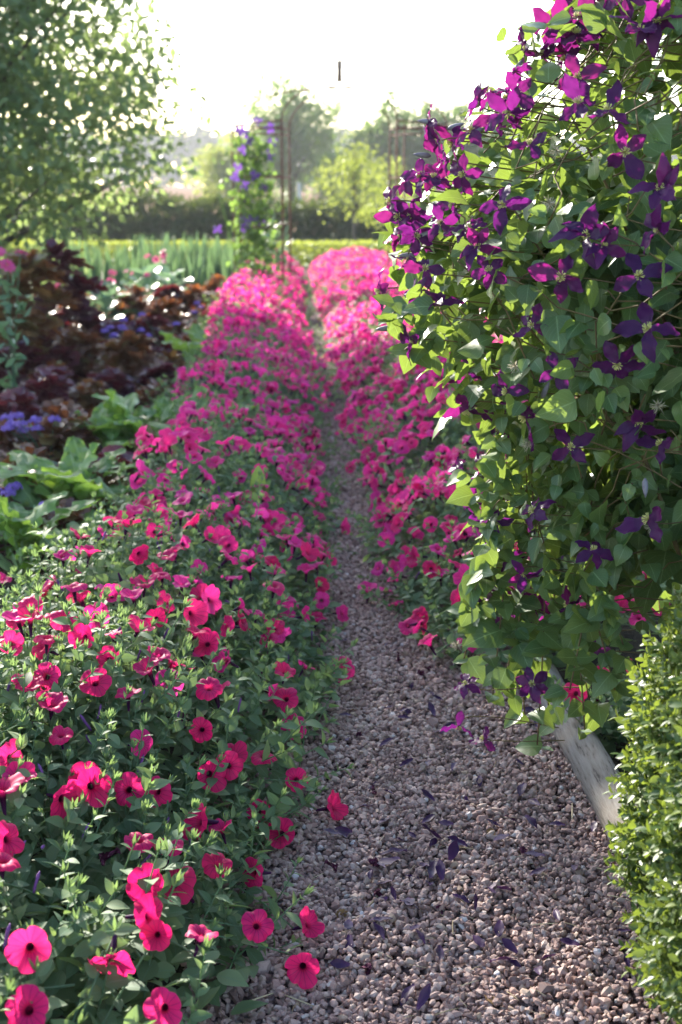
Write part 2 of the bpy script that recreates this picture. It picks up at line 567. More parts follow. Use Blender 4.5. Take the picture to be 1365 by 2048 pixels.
# pebbles: real stones lie loosely over the path
def pebble_templates():
    phi = (1 + 5 ** .5) / 2
    base = unit(np.array([(-1, phi, 0), (1, phi, 0), (-1, -phi, 0), (1, -phi, 0), (0, -1, phi), (0, 1, phi), (0, -1, -phi), (0, 1, -phi), (phi, 0, -1), (phi, 0, 1), (-phi, 0, -1), (-phi, 0, 1)], float))
    fs = [(0, 11, 5), (0, 5, 1), (0, 1, 7), (0, 7, 10), (0, 10, 11), (1, 5, 9), (5, 11, 4), (11, 10, 2), (10, 7, 6), (7, 1, 8), (3, 9, 4), (3, 4, 2), (3, 2, 6), (3, 6, 8), (3, 8, 9), (4, 9, 5), (2, 4, 11), (6, 2, 10), (8, 6, 7), (9, 8, 1)]
    out = []
    for k in range(9):
        v = base + R.normal(size=base.shape) * .17
        v = v * np.array([1.0, .74, .56]) * (1 + R.normal(size=3) * .1)
        out.append(T(v, fs))
    return out
PT = pebble_templates()
gp = Geo()
def scatter_pebbles(y0, y1, per_m2, size, zr, right=None):
    n = int((y1 - y0) * 1.35 * per_m2)
    y = R.uniform(y0, y1, n)
    x = R.uniform(-.42, 1.0, n) if right is None else R.uniform(-.5, right, n)
    k = (x > XL(y) - .04) & ((x < XR(y) + .03) | (y < 2.45))
    x, y = x[k], y[k]
    n = len(x)
    sc = size * np.exp(R.normal(size=n) * .26)
    z = R.uniform(*zr, n) + .008 * snoise(x, y, 6)
    d = unit(R.normal(size=(n, 3)) * np.array([.45, .45, 1]))
    Ms = zframes(d, sc)
    Ts = np.stack([x, y, z], 1)
    r = R.random(n) ** 1.0
    pick = R.integers(0, len(PT), n)
    for q in range(len(PT)):
        s_ = pick == q
        gp.add(PT[q], Ms[s_], Ts[s_], r[s_])
scatter_pebbles(1.55, 3.2, 13000, .0080, (.002, .016))
scatter_pebbles(3.2, 5.2, 9800, .0085, (.002, .015), .8)
scatter_pebbles(5.2, 9.0, 3600, .011, (.002, .014), .6)
o = link("gravel", gp.mesh("gravel", [M['stone']], smooth=False))
tag(o, "loose pink and mauve crushed gravel covering the garden path", "gravel", kind='stuff')

# ------------------------------------------------------------------ petunia beds
def XE(Y): return XL(Y) - np.interp(Y, [1.5, 2.2, 3.0, 4.5], [.30, .20, .12, 0])      # edge the petunias are planted along
def XB(Y): return np.interp(Y, [1.5, 2.6, 3.4, 4.4, 6, 8.5, 12.5, 18], [-1.25, -1.02, -.90, -.77, -.82, -1.05, -1.25, -1.35])   # vegetable side of the bed
def H_left(X, Y):
    s = XE(Y) + 0.33 - X
    h = 0.42 * (1 - np.exp(-np.maximum(s, 0) / .24)) * (1 + .22 * snoise(X, Y, 2.4, 3.))
    back = np.clip((X - (XB(Y) - .14)) / .22, 0, 1)
    return h * (.25 + .75 * back)
def H_right(X, Y):
    s = X - (XR(Y) - 0.46)
    h = 0.44 * (1 - np.exp(-np.maximum(s, 0) / .25)) * (1 + .20 * snoise(X, Y, 2.2, 9.))
    near = np.clip((Y - 3.3) / .7, 0, 1)
    return h * near
def H_small(X, Y):
    return .17 * np.exp(-((X - .88) ** 2 + (Y - 3.28) ** 2) / .06)

_Hl, _Hr = H_left, H_right
def pinch(Y): return .13 * np.exp(-((np.asarray(Y) - 9.3) / 1.5) ** 2) - .075 * np.clip((np.asarray(Y) - 11.0) / 2.5, 0, 1)
def H_left(X, Y): return _Hl(X - pinch(Y) + .07 * snoise(Y, Y * 0, 3.1, 1.) + .04 * snoise(Y, Y * 0, 8.3, 4.), Y)
def H_right(X, Y): return (1 + .22 * np.exp(-((np.asarray(Y) - 6.8) / 1.6) ** 2)) * _Hr(X + pinch(Y) + .05 * np.exp(-((np.asarray(Y) - 6.6) / 1.2) ** 2) + .06 * snoise(Y, Y * 0, 2.9, 6.) + .04 * snoise(Y, Y * 0, 7.7, 2.), Y)
def hnormal(Hf, X, Y, e=.05):
    gx = (Hf(X + e, Y) - Hf(X - e, Y)) / (2 * e)
    gy = (Hf(X, Y + e) - Hf(X, Y - e)) / (2 * e)
    return unit(np.stack([-gx, -gy, np.ones_like(gx)], -1))

def hit_bed(px, py, Hf):
    d = ray(px, py)
    last = None
    for Y in np.arange(1.2, 24, .02):
        p = EYE + d * (Y / d[1])
        if p[2] <= float(Hf(p[0], p[1])) + .02:
            return p
    return G(px, py, .02)

pw = ell((0, .10), (.12, .30), (.35, .46), (.55, .42), (.8, .22), (1, .02))
LEAF_PET = leaf_t(2, 5, lambda t: pw(t) * .66, .22, .22)
LEAF_PET_LO = leaf_t(2, 2, ell((0, .08), (.5, .24), (1, .02)), .2, .25)
TIPLEAF = leaf_t(1, 2, ell((0, .06), (.5, .13), (1, .02)), .15, 0)

def make_shoot(seed, hi=True):
    rr = np.random.default_rng(seed)
    g = Geo()
    Lh = .17
    bendx, bendy = rr.normal(size=2) * .03
    pts = bez((0, 0, 0), (bendx * .2, bendy * .2, Lh * .5), (bendx, bendy, Lh), 4)
    g.add(tube(pts, [.0022, .002, .0017, .0012], 3 if not hi else 4, False), rnd=[.6])
    n = 9 if hi else 7
    for i in range(n):
        t = .05 + .9 * i / (n - 1)
        q = pts[0] * (1 - t) + pts[-1] * t
        a = i * 2.4 + rr.normal() * .4
        up = -.05 + .75 * t + rr.normal() * .2
        d = np.array([[math.cos(a), math.sin(a), up]])
        sz = (.060 * (1 - .48 * t)) * math.exp(rr.normal() * .15)
        g.add(LEAF_PET if hi else LEAF_PET_LO, frames(d, [[rr.normal() * .25, rr.normal() * .25, 1]], sz), q[None], [rr.random() * .55])
    for i in range(5 if hi else 4):
        a = i * 2.4
        d = np.array([[math.cos(a) * .55, math.sin(a) * .55, 1 + rr.normal() * .25]])
        g.add(TIPLEAF, frames(d, [[math.cos(a), math.sin(a), -.3]], .024), pts[-1][None], [.75 + .2 * rr.random()])
    return g.template()
SHOOT_HI = [make_shoot(k) for k in range(5)]
SHOOT_LO = [make_shoot(30 + k, False) for k in range(4)]

def make_leggy(seed):
    rr = np.random.default_rng(seed)
    g = Geo()
    b = rr.normal(size=2) * .05
    pts = bez((0, 0, 0), (b[0] * .1, b[1] * .1, .14), (b[0], b[1], .26), 6)
    g.add(tube(pts, [.0024, .0022, .002, .0018, .0015, .001], 4, False), rnd=[.7])
    for i in range(17):
        t = .1 + .9 * i / 16
        q = np.array([np.interp(t, np.linspace(0, 1, 6), pts[:, k]) for k in range(3)])
        a = i * 2.4 + rr.normal() * .3
        d = np.array([[math.cos(a), math.sin(a), .15 + .9 * t + rr.normal() * .15]])
        g.add(LEAF_PET, frames(d, [[rr.normal() * .2, rr.normal() * .2, 1]], .050 * (1 - .55 * t)) * np.array([.72, 1, 1])[None, None, :], q[None], [.25 + .6 * t * rr.uniform(.6, 1)])
    for i in range(9):
        a = i * 2.4
        g.add(TIPLEAF, frames([[math.cos(a) * .7, math.sin(a) * .7, 1]], [[math.cos(a), math.sin(a), -.3]], .026), pts[-1][None], [.85])
    return g.template()
LEGGY = [make_leggy(k) for k in range(3)]

def petunia_flower_t(seed, seg=40, droop=.0, cone=0.0, low=False):
    rr = np.random.default_rng(seed)
    if low:
        rings = [(.10, -.9, 0.05), (.20, -.2, .36), (.72, .05, .7), (1.0, -.02, 1.0)]
    else:
        rings = [(.075, -1.5, 0.0), (.11, -1.1, .08), (.16, -.6, .20), (.19, -.33, .33), (.24, -.17, .42), (.40, -.05, .55), (.62, .02, .7), (.83, .03, .86), (1.0, -.03, 1.0)]
    ph = rr.random(5) * 2 * PI
    lob = rr.normal(size=5) * .05
    v, lp = [], []
    for (r, z, t) in rings:
        for i in range(seg):
            th = 2 * PI * i / seg
            w5 = abs(math.cos(2.5 * th))                 # 1 in the middle of a lobe, 0 in the notch
            k = max(0, (t - .45) / .55)
            rad = r * (1 - .16 * k * (1 - w5) ** 2.2 + k * lob[int(((th + PI / 5) % (2 * PI)) / (2 * PI / 5)) % 5])
            zz = z + k * k * (.07 * math.sin(5 * th + ph[0]) + .035 * math.sin(11 * th + ph[1]) + .13 * math.sin(th + ph[2]) + .13 * math.sin(2 * th + ph[3]) + .06 * math.sin(3 * th + ph[4]))
            zz += cone * k * .45 - droop * k * k * .35 - .10 * k * (1 - w5) ** 2
            v.append((rad * math.cos(th), rad * math.sin(th), zz))
            lp.append((t, i / seg, 0))
    f = []
    for j in range(len(rings) - 1):
        for i in range(seg):
            a, b = j * seg + i, j * seg + (i + 1) % seg
            f.append((a, b, b + seg, a + seg))
    return T(v, f, lp)
FLOWER_T = [petunia_flower_t(1, 50), petunia_flower_t(2, 50, .4), petunia_flower_t(3, 50, 0, .4), petunia_flower_t(4, 50, .2, .2), petunia_flower_t(5, 50, .6), petunia_flower_t(6, 50, 0, .8)]
FLOWER_ME = [Geo().add(t, rnd=[.0]).mesh("petunia_flower", [M['petunia']]) for t in FLOWER_T]
FLOWER_SUNLIT = [Geo().add(t, rnd=[.0]).mesh("petunia_flower_sunlit", [M['petunia_sunlit']]) for t in FLOWER_T]
FLOWER_MID = [Geo().add(petunia_flower_t(20 + k, 15, .3 * k, .3 * (2 - k)), rnd=[0.]).mesh("petunia_flower_far", [M['petunia_sunlit']]) for k in range(4)]
FLOWER_LO = [petunia_flower_t(40 + k, 10, 0, .4 * k, True) for k in range(3)]
FLOWER_LO_ME = [Geo().add(t, rnd=[0.]).mesh('petunia_flower_small', [M['petunia_sunlit']]) for t in FLOWER_LO]

def bud_mesh():
    pts = bez((0, 0, 0), (0, .003, .02), (.002, 0, .042), 6)
    return Geo().add(tube(pts, [.0018, .0030, .0028, .0030, .0036, .0008], 6)).mesh("bud", [M['bud']])
BUD_ME = bud_mesh()
def wilt_mesh():
    t = petunia_flower_t(77, 20, 0, 0)
    v = t.v * np.array([.45, .45, .8])
    v += np.random.default_rng(3).normal(size=v.shape) * .10
    return Geo().add(T(v, t.f, t.lp)).mesh("wilted_flower", [M['wilt']])
WILT_ME = wilt_mesh()

def orient(d, roll=None):
    q = Vector(d).to_track_quat('Z', 'Y')
    return q @ Quaternion((0, 0, 1), random.uniform(0, 2 * PI) if roll is None else roll)

ORD = "first second third fourth fifth sixth seventh eighth ninth tenth eleventh twelfth thirteenth fourteenth fifteenth sixteenth seventeenth eighteenth nineteenth twentieth".split()
plants = []        # dicts: root, centre, bed function, list of flower (pos, dir, size)

def plan_row(bed, Hf, xf, y0, y1, step, row):
    y, k = y0, 0
    while y < y1:
        x = xf(y) + R.normal() * .04
        plants.append(dict(c=np.array([x, y + R.normal() * .05, 0.]), H=Hf, bed=bed, row=row, k=k, fl=[]))
        st = step * (1 if y < 8 else 1.25)
        y += st
        k += 1
plan_row('veg', H_left, lambda y: float(XE(y)) + .02, 1.62, 23, .42, 'edge')
plan_row('veg', H_left, lambda y: float(XE(y)) - .30, 1.42, 22.5, .42, 'middle')
plan_row('veg', H_left, lambda y: float(XE(y)) - .64, 1.60, 4.0, .45, 'back')
plan_row('veg', H_left, lambda y: XL(y) - .52, 7.6, 22, .50, 'rear')
plan_row('clem', H_right, lambda y: XR(y) - .10, 3.95, 23, .42, 'edge')
plan_row('clem', H_right, lambda y: XR(y) + .28, 4.15, 22.5, .44, 'middle')
plan_row('clem', H_right, lambda y: XR(y) + .66, 4.5, 22, .5, 'back')
plants.append(dict(c=np.array([.90, 3.28, 0.]), H=H_small, bed='small', row='edge', k=0, fl=[]))

# blooms read off the photograph, laid on the surface of the bed: px, py, facing
HAND = """177 1568 c;267 1594 c;328 1599 c;420 1560 c;461 1545 c;531 1540 u;595 1573 c;520 1635 c;567 1681 c;415 1658 l;451 1688 u;523 1758 l;656 1629 r;
587 1468 c;410 1473 c;279 1504 r;131 1501 u;72 1906 c;323 1881 c;290 1847 r;233 1919 d;436 1755 v;285 1712 u;341 1722 u;295 1778 c;513 1868 v;605 1865 r;608 1940 c;
338 2024 c;72 2035 c;13 1696 r;15 1757 u;20 1530 r;50 1590 u;15 1612 u;105 1372 c;200 1249 c;180 1290 c;341 1382 c;226 1336 c;320 1338 u;197 1390 v;262 1418 u;
569 1367 u;577 1413 c;682 1354 c;644 1213 c;677 1238 r;613 1164 u;518 1141 u;367 1195 u;379 1241 r;318 1251 c;513 1249 u;464 1179 u;400 1162 v;354 1126 u;259 1049 u;
313 1077 c;364 1054 u;451 1090 c;436 1031 u;513 1015 u;159 1095 u;182 1133 u;131 1138 u;100 1308 u;154 1200 u;328 1177 u;292 1192 u;680 1064 r;551 1054 c;549 1195 u;
420 1305 c;467 1267 l;464 1341 l;46 1267 u;8 1180 u;62 1238 u;370 1010 u;420 1400 v;110 1440 u;60 1400 u;540 1300 v;230 1215 v;590 1110 u;650 1110 v"""
HAND_R = """840 1245 c;850 875 c;845 980 c;880 1000 u;975 1150 r;925 1210 l;770 1200 u;735 1200 u;800 1020 c;760 1020 v;900 1060 v;950 1000 c;905 960 c;820 1140 l;860 1150 c"""
HAND_S = """1200 1370 u;1150 1400 l;1245 1350 r"""
FACE = {'c': (0, -.9, .45), 'u': (.05, -.05, 1), 'l': (-.75, -.55, .4), 'r': (.75, -.55, .35), 'v': (.1, -.5, .85), 'd': (.1, -.85, -.35)}
taken = []
def give(p, d, size, beds):
    best = min((q for q in plants if q['bed'] in beds), key=lambda q: (q['c'][0] - p[0]) ** 2 + (q['c'][1] - p[1]) ** 2)
    best['fl'].append((p + unit(d) * .022, unit(d), size))
    taken.append(p)
for txt, Hf, bed in ((HAND, H_left, 'veg'), (HAND_R, H_right, 'clem'), (HAND_S, H_small, 'small')):
    for it in txt.replace("\n", "").split(";"):
        a, b, k = it.split()
        p = hit_bed(float(a), float(b), Hf)
        d = np.array(FACE[k]) + R.normal(size=3) * .14
        give(p + np.array([0, -.025, .03]), d, .033 * math.exp(R.normal() * .10), (bed,))

def sprinkle(bed, Hf, y0, y1, per_m2, xlo, xhi):
    n = int((y1 - y0) * 1.3 * per_m2)
    for _ in range(n):
        Y = R.uniform(y0, y1)
        if R.random() > (xhi(Y) - xlo(Y)) / 1.3:
            continue
        X = R.uniform(xlo(Y), xhi(Y))
        h = float(Hf(X, Y))
        if h < .02:
            continue
        p = np.array([X, Y, h + R.uniform(-.02, .075)])
        if Y < 4.5 and any(np.sum((p - q) ** 2) < .0022 for q in taken):
            continue
        n_ = hnormal(Hf, np.array([X]), np.array([Y]))[0]
        side = .25 if bed == 'clem' else -.05
        d = n_ * .45 + np.array([-side, -.16, .55]) + R.normal(size=3) * .50
        give(p, d, .034 * math.exp(R.normal() * .13), (bed,))
lo, hi_ = (lambda Y: float(XB(Y)) - .02), (lambda Y: float(XE(Y)) + .30)
sprinkle('veg', H_left, 1.5, 2.7, 15, lo, hi_)
sprinkle('veg', H_left, 2.7, 3.3, 58, lo, hi_)
sprinkle('veg', H_left, 3.3, 4.3, 80, lo, hi_)
sprinkle('veg', H_left, 4.2, 23, 70, lambda Y: XL(Y) + .05, lambda Y: XL(Y) + .31 + pinch(Y))
sprinkle('veg', H_left, 4.3, 7.0, 115, lo, hi_)
sprinkle('veg', H_left, 7.0, 12.0, 150, lo, hi_)
sprinkle('veg', H_left, 12.0, 23.0, 150, lo, hi_)
lo, hi_ = (lambda Y: XR(Y) - .42), (lambda Y: XR(Y) + .85)
sprinkle('clem', H_right, 3.6, 4.8, 85, lo, hi_)
sprinkle('clem', H_right, 4.0, 23, 80, lambda Y: XR(Y) - .46 - pinch(Y), lambda Y: XR(Y) - .15)
sprinkle('clem', H_right, 4.8, 8.0, 160, lo, hi_)
sprinkle('clem', H_right, 8.0, 12.0, 160, lo, hi_)
sprinkle('clem', H_right, 12.0, 23.0, 155, lo, hi_)

def build_plant(pl):
    c, Hf = pl['c'], pl['H']
    Y = c[1]
    near, mid = Y < 4.8, Y < 9.0
    ns = (62 if near else 56) if mid else 34
    rad = .30 if mid else .36
    if pl['bed'] == 'small':
        ns, rad = 30, .2
    g = Geo()
    a = R.random(ns) * 2 * PI
    r = rad * np.sqrt(R.random(ns)) * 1.08
    X, Yy = c[0] + r * np.cos(a), c[1] + r * np.sin(a)
    h = Hf(X, Yy)
    n = hnormal(Hf, X, Yy)
    d = n * .75 + np.array([0, 0, .35]) + R.normal(size=(ns, 3)) * .34
    keep = h > .03
    sc = R.uniform(.7, 1.15, ns)
    base = np.stack([X, Yy, np.maximum(h - .125 * R.uniform(.7, 1.3, ns), .005)], 1)
    tips = SHOOT_HI if near else SHOOT_LO
    pick = R.integers(0, len(tips), ns)
    Ms = zframes(d, sc)
    for q in range(len(tips)):
        s_ = keep & (pick == q)
        if s_.any():
            g.add(tips[q], Ms[s_], base[s_], R.random(int(s_.sum())) * .4)
    if mid:
        nl = 12 if near else 6
        a = R.random(nl) * 2 * PI
        r = rad * np.sqrt(R.random(nl))
        X, Yy = c[0] + r * np.cos(a), c[1] + r * np.sin(a)
        h = Hf(X, Yy)
        k_ = h > .10
        d = hnormal(Hf, X, Yy) * .35 + np.array([0, 0, .7]) + R.normal(size=(nl, 3)) * .25
        b = np.stack([X, Yy, h - .14], 1)
        if k_.any():
            g.add(LEGGY[R.integers(0, 3)], zframes(d, R.uniform(.75, 1.1, nl))[k_], b[k_], R.random(int(k_.sum())) * .12)
    # lower, larger leaves that fill the inside of the clump
    ni = 230 if near else (120 if mid else 50)
    a = R.random(ni) * 2 * PI
    r = rad * np.sqrt(R.random(ni)) * 1.1
    X, Yy = c[0] + r * np.cos(a), c[1] + r * np.sin(a)
    h = Hf(X, Yy)
    z = h * R.uniform(.15, .85, ni)
    d = rand_dirs(ni) * np.array([1, 1, .3]) + hnormal(Hf, X, Yy) * .4
    s_ = h > .04
    g.add(LEAF_PET if near else LEAF_PET_LO, frames(d, np.array([0, 0, 1.]) + R.normal(size=(ni, 3)) * .3, R.uniform(.045, .07, ni) * (1 if mid else 1.3))[s_], np.stack([X, Yy, z], 1)[s_], (R.random(ni) * .5)[s_])
    # stems that carry the outlying blooms
    if near:
        for (p, d, s_) in pl['fl']:
            v_ = c - p
            v_[2] = 0
            dist = np.linalg.norm(v_)
            e = p - d * s_ * 1.4
            if dist > .20:
                b = p + v_ / dist * min(.22, dist * .7)
                b[2] = max(.02, float(Hf(b[0], b[1])) * .6)
                pts = bez(b, (b + e) / 2 + [0, 0, .02], e, 7)
                g.add(tube(pts, .0020, 4), rnd=[.7])
                for t_ in (2, 3, 4, 5):
                    dd = unit(R.normal(size=(1, 3)) + np.array([[0, 0, .5]]))
                    g.add(LEAF_PET, frames(dd, [[R.normal() * .3, R.normal() * .3, 1]], R.uniform(.028, .042)), pts[t_][None], [R.random() * .7])
            else:
                g.add(tube(np.array([e, e - d * .02 - [0, 0, .015], e - [0, 0, .06]]), .0016, 4), rnd=[.7])
    # main stems
    for _ in range(9 if near else 0):
        a_ = R.random() * 2 * PI
        e = np.array([c[0] + math.cos(a_) * rad, c[1] + math.sin(a_) * rad, 0])
        e[2] = max(float(Hf(e[0], e[1])) - .04, .03)
        b = np.array([c[0], c[1], .02])
        g.add(tube(bez(b, (b + e) / 2 + [0, 0, .12], e, 7), .0028, 4), rnd=[.3])
    label, group = petunia_label(pl)
    if Y > 13:
        # far bushes: too small in the picture to show their parts
        if pl['fl']:
            ps = np.array([f[0] for f in pl['fl']])
            Ms = zframes(np.array([f[1] for f in pl['fl']]), np.array([f[2] for f in pl['fl']]) * 1.06)
            pick = R.integers(0, 3, len(ps))
            for q in range(3):
                s_ = pick == q
                if s_.any():
                    g.add(FLOWER_LO[q], Ms[s_], ps[s_], mi=1)
        o = link("petunia_bush", g.mesh("petunia_bush", [M['petunia_leaf'], M['petunia_sunlit']], origin=c), loc=c)
        tag(o, label, "petunia", group)
        return
    root = thing("petunia_bush", c, label, "petunia", group)
    link("foliage", g.mesh("petunia_foliage", [M['petunia_leaf']], origin=c), root)
    for (p, d, s_) in pl['fl'][:98]:
        sunlit_ = random.random() < (Y - 2.3) / 2.2  # share of blooms with painted-in sunlight grows with distance
        me = random.choice((FLOWER_SUNLIT if sunlit_ else FLOWER_ME) if Y < 5.5 else FLOWER_MID if Y < 9 else FLOWER_LO_ME)
        o = link("flower", me, root, p - c)
        o.rotation_mode = 'QUATERNION'
        o.rotation_quaternion = orient(d)
        o.scale = (s_, s_, s_)
    if near:
        for _ in range(7):
            a_, r_ = R.random() * 2 * PI, rad * math.sqrt(R.random())
            x, y = c[0] + r_ * math.cos(a_), c[1] + r_ * math.sin(a_)
            hh = float(Hf(x, y))
            if hh > .08:
                o = link("bud", BUD_ME, root, (x - c[0], y - c[1], hh - .005))
                o.rotation_mode = 'QUATERNION'
                o.rotation_quaternion = orient(unit(np.array([0, 0, 1]) + R.normal(size=3) * .5))
                o.scale = (R.uniform(.8, 1.15),) * 3
        if R.random() < .7:
            x, y = c[0] + R.normal() * .12, c[1] + R.normal() * .12
            o = link("wilted_flower", WILT_ME, root, (x - c[0], y - c[1], max(.03, float(Hf(x, y)) - .02)))
            o.rotation_mode = 'QUATERNION'
            o.rotation_quaternion = orient(unit(R.normal(size=3)))
            o.scale = (.03, .03, .03)

def petunia_label(pl):
    bed, row, k, Y = pl['bed'], pl['row'], pl['k'], pl['c'][1]
    if bed == 'small':
        return "small red petunia under the clematis, behind the weathered timber edging", "petunias in the clematis-side bed"
    veg_ = bed == 'veg'
    group = "petunias in the " + ("vegetable-side bed" if veg_ else "clematis-side bed")
    where = {('veg', 'edge'): "on the vegetable-side gravel edge", ('veg', 'middle'): "inside the vegetable-side bed", ('veg', 'back'): "next to the beet and chard", ('veg', 'rear'): "next to the lettuces and leeks",
             ('clem', 'edge'): "on the clematis-side gravel edge", ('clem', 'middle'): "inside the clematis-side bed", ('clem', 'back'): "farthest off the gravel, behind the clematis"}[(bed, row)]
    if Y < 9.0 and k < 20:
        hue = "crimson" if Y < 3 else ("crimson pink" if Y < 5 else "sunlit pink")  # hue words follow the light painted into the petals
        return f"{hue} petunia {where}, {ORD[k]} from the camera", group
    if Y < 15:
        return f"pink petunia {where}, a little short of the iron arch", group
    return f"blurred pink petunia {where}, beyond the iron arch", group
for pl in plants:
    build_plant(pl)

# ------------------------------------------------------------------ clematis on its support, overhanging the path
CX, CY = 1.15, 2.95
SIL = [(1330, -330), (1260, -150), (1195, 20), (1130, 130), (1035, 205), (965, 275), (910, 345), (865, 420), (850, 540), (840, 610), (885, 680), (945, 745), (1000, 820), (1030, 900), (1045, 960), (1040, 1050), (1050, 1140), (1090, 1205)]
_s = np.array([P(a, b, CY) for a, b in SIL])
SZ, SX = _s[::-1, 2], _s[::-1, 0]
Z0, Z1 = float(SZ[0]), float(SZ[-1])
def c_left(z): return np.interp(z, SZ, SX)
def c_depth(z):
    return np.interp(z, [Z0, .62, .8, 1.0, 1.3, 1.9, Z1], [.15, .30, .48, .62, .72, .62, .30])
def c_surf(z, ph):
    """ph = 0 at the left silhouette, 90 deg at the front, 180 at the right"""
    rx = CX - c_left(z)
    rx = np.where(np.cos(ph) > 0, rx, np.minimum(rx, .75))
    return np.stack([CX - rx * np.cos(ph), CY - c_depth(z) * np.sin(ph), z], -1)
def c_normal(z, ph, e=.02):
    a = c_surf(z, ph + e) - c_surf(z, ph - e)
    b = c_surf(z + e, ph) - c_surf(z - e, ph)
    n = unit(np.cross(a, b))
    out = c_surf(z, ph) - np.stack([np.full_like(z, CX), np.full_like(z, CY), z], -1)
    s_ = np.sign(np.sum(n * out, -1, keepdims=True))
    return n * np.where(s_ == 0, 1, s_)

cw = ell((0, .07), (.05, .27), (.16, .40), (.34, .43), (.56, .36), (.76, .23), (.9, .11), (1, .012))
CLEAF = [leaf_t(4, 9, cw, .28, .18, .012, 3, seed=1), leaf_t(4, 9, lambda t: cw(t) * .85, .10, .35, .015, 3, seed=2), leaf_t(4, 9, cw, -.12, .12, .02, 2, seed=3), leaf_t(4, 9, lambda t: cw(t) * 1.05, .5, .10, .015, 3, seed=4)]
CLEAF_LO = leaf_t(2, 3, cw, .25, .2)

root = thing("clematis", (CX, CY, 0), "tall purple clematis bush leaning over the gravel path, leaves lit at its edge", "clematis")
c0 = np.array([CX, CY, 0.])
g = Geo()
def clem_leaves(n, inset, size, lod, back=False):
    z = R.uniform(Z0, Z1, n)
    # more leaves where the bush is wide
    ph = R.uniform(-.55, PI * .95, n)
    ph = np.where(R.random(n) < .3, R.uniform(-.4, .8, n), ph)
    if back:
        ph = R.uniform(PI * .9, PI * 1.95, n)
    p = c_surf(z, ph)
    nr = c_normal(z, ph)
    dep = R.uniform(*inset, n)
    bump = .075 * snoise(p[:, 0] + p[:, 1], p[:, 2], 8)
    p = p - nr * (dep - bump)[:, None]
    d = nr * .60 + np.array([0, 0, -.30]) + R.normal(size=(n, 3)) * .65
    nn = nr * .50 + np.array([0, 0, .75]) + R.normal(size=(n, 3)) * .5
    sz = size * np.exp(R.normal(size=n) * .30)
    if lod:
        # hollows between the sprays, where the inside of the bush is seen
        q = snoise(p[:, 0] * 1.1 + p[:, 1] * .5, p[:, 2], 7.5, 2.) + .6 * snoise(p[:, 0], p[:, 2], 17, 5.)
        k = (q > -.12) | (R.random(n) < .08)
        p, d, nn, sz, n = p[k], d[k], nn[k], sz[k], int(k.sum())
    Ms = frames(d, nn, sz)
    if lod:
        pick = R.integers(0, 4, n)
        for q in range(4):
            g.add(CLEAF[q], Ms[pick == q], p[pick == q])
    else:
        g.add(CLEAF_LO, Ms, p)
    return p, d, sz
clem_leaves(4600, (-.07, .10), .042, True)
clem_leaves(2000, (.18, .38), .056, False)
clem_leaves(1700, (.34, .60), .085, False)
clem_leaves(2600, (-.04, .14), .062, False, True)
clem_leaves(2200, (.10, .34), .075, False, True)
# trailing sprays that hang over the timber and the gravel
TR = [((1060, 1150), (1100, 1440), 2.85), ((1010, 1150), (985, 1400), 2.8), ((985, 1120), (925, 1330), 2.85), ((1110, 1200), (1180, 1400), 2.75), ((1150, 1150), (1230, 1380), 2.6), ((1020, 1200), (1050, 1430), 2.8), ((1050, 1200), (1010, 1360), 2.8), ((980, 1180), (950, 1280), 2.85), ((960, 1150), (935, 1260), 2.8),
      ((850, 640), (770, 640), 2.75), ((890, 700), (810, 700), 2.75), ((1140, 1200), (1170, 1460), 2.65), ((1090, 1180), (1075, 1490), 2.75), ((1170, 1150), (1250, 1300), 2.5), ((1180, 1180), (1140, 1380), 2.6), ((1010, 950), (940, 1010), 2.75), ((1000, 1000), (960, 1090), 2.75), ((1030, 870), (960, 930), 2.75), ((1000, 1080), (950, 1180), 2.8)]
stems = Geo()
for (a, b, Y) in TR:
    pa, pb = P(*a, Y + .05), P(*b, Y)
    pts = bez(pa, (pa + pb) / 2 + [0, -.03, .05], pb, 8)
    stems.add(tube(pts, .0018, 4))
    for t in np.linspace(.12, 1, 9):
        q = pts[int(t * 7)] + R.normal(size=3) * .012
        for _ in range(2):
            d = np.array([[R.normal() * .8, -.5 + R.normal() * .4, -.35 + R.normal() * .4]])
            g.add(random.choice(CLEAF), frames(d, [[R.normal() * .4, -.5, .8]], .046 * math.exp(R.normal() * .25)), q[None])
link("leaves", g.mesh("clematis_leaves", [M['clem_leaf']], origin=c0), root)

# winding stems over and inside the bush
for _ in range(130):
    z = R.uniform(.45, 2.0)
    ph = R.uniform(-.2, 1.9)
    zz = z + np.linspace(0, R.uniform(.1, .35), 8) + .015 * R.normal(size=8)
    pp = ph + np.linspace(0, R.normal() * .5, 8) + .02 * R.normal(size=8)
    zz = np.clip(zz, Z0, Z1)
    pts = c_surf(zz, pp) - c_normal(zz, pp) * R.uniform(-.03, .06)
    stems.add(tube(pts, .0018, 4))
for _ in range(9):
    a = c0 + np.array([R.normal() * .1, R.normal() * .1, 0])
    z = R.uniform(1.2, 2.0)
    e = c_surf(np.array([z]), np.array([R.uniform(0, 2.2)]))[0]
    stems.add(tube(bez(a, (a + e) / 2 + [.1, .1, .2], e, 9), [.008, .007, .006, .006, .005, .005, .004, .003, .002], 6))
link("stems", stems.mesh("clematis_stems", [M['stem']], origin=c0), root)

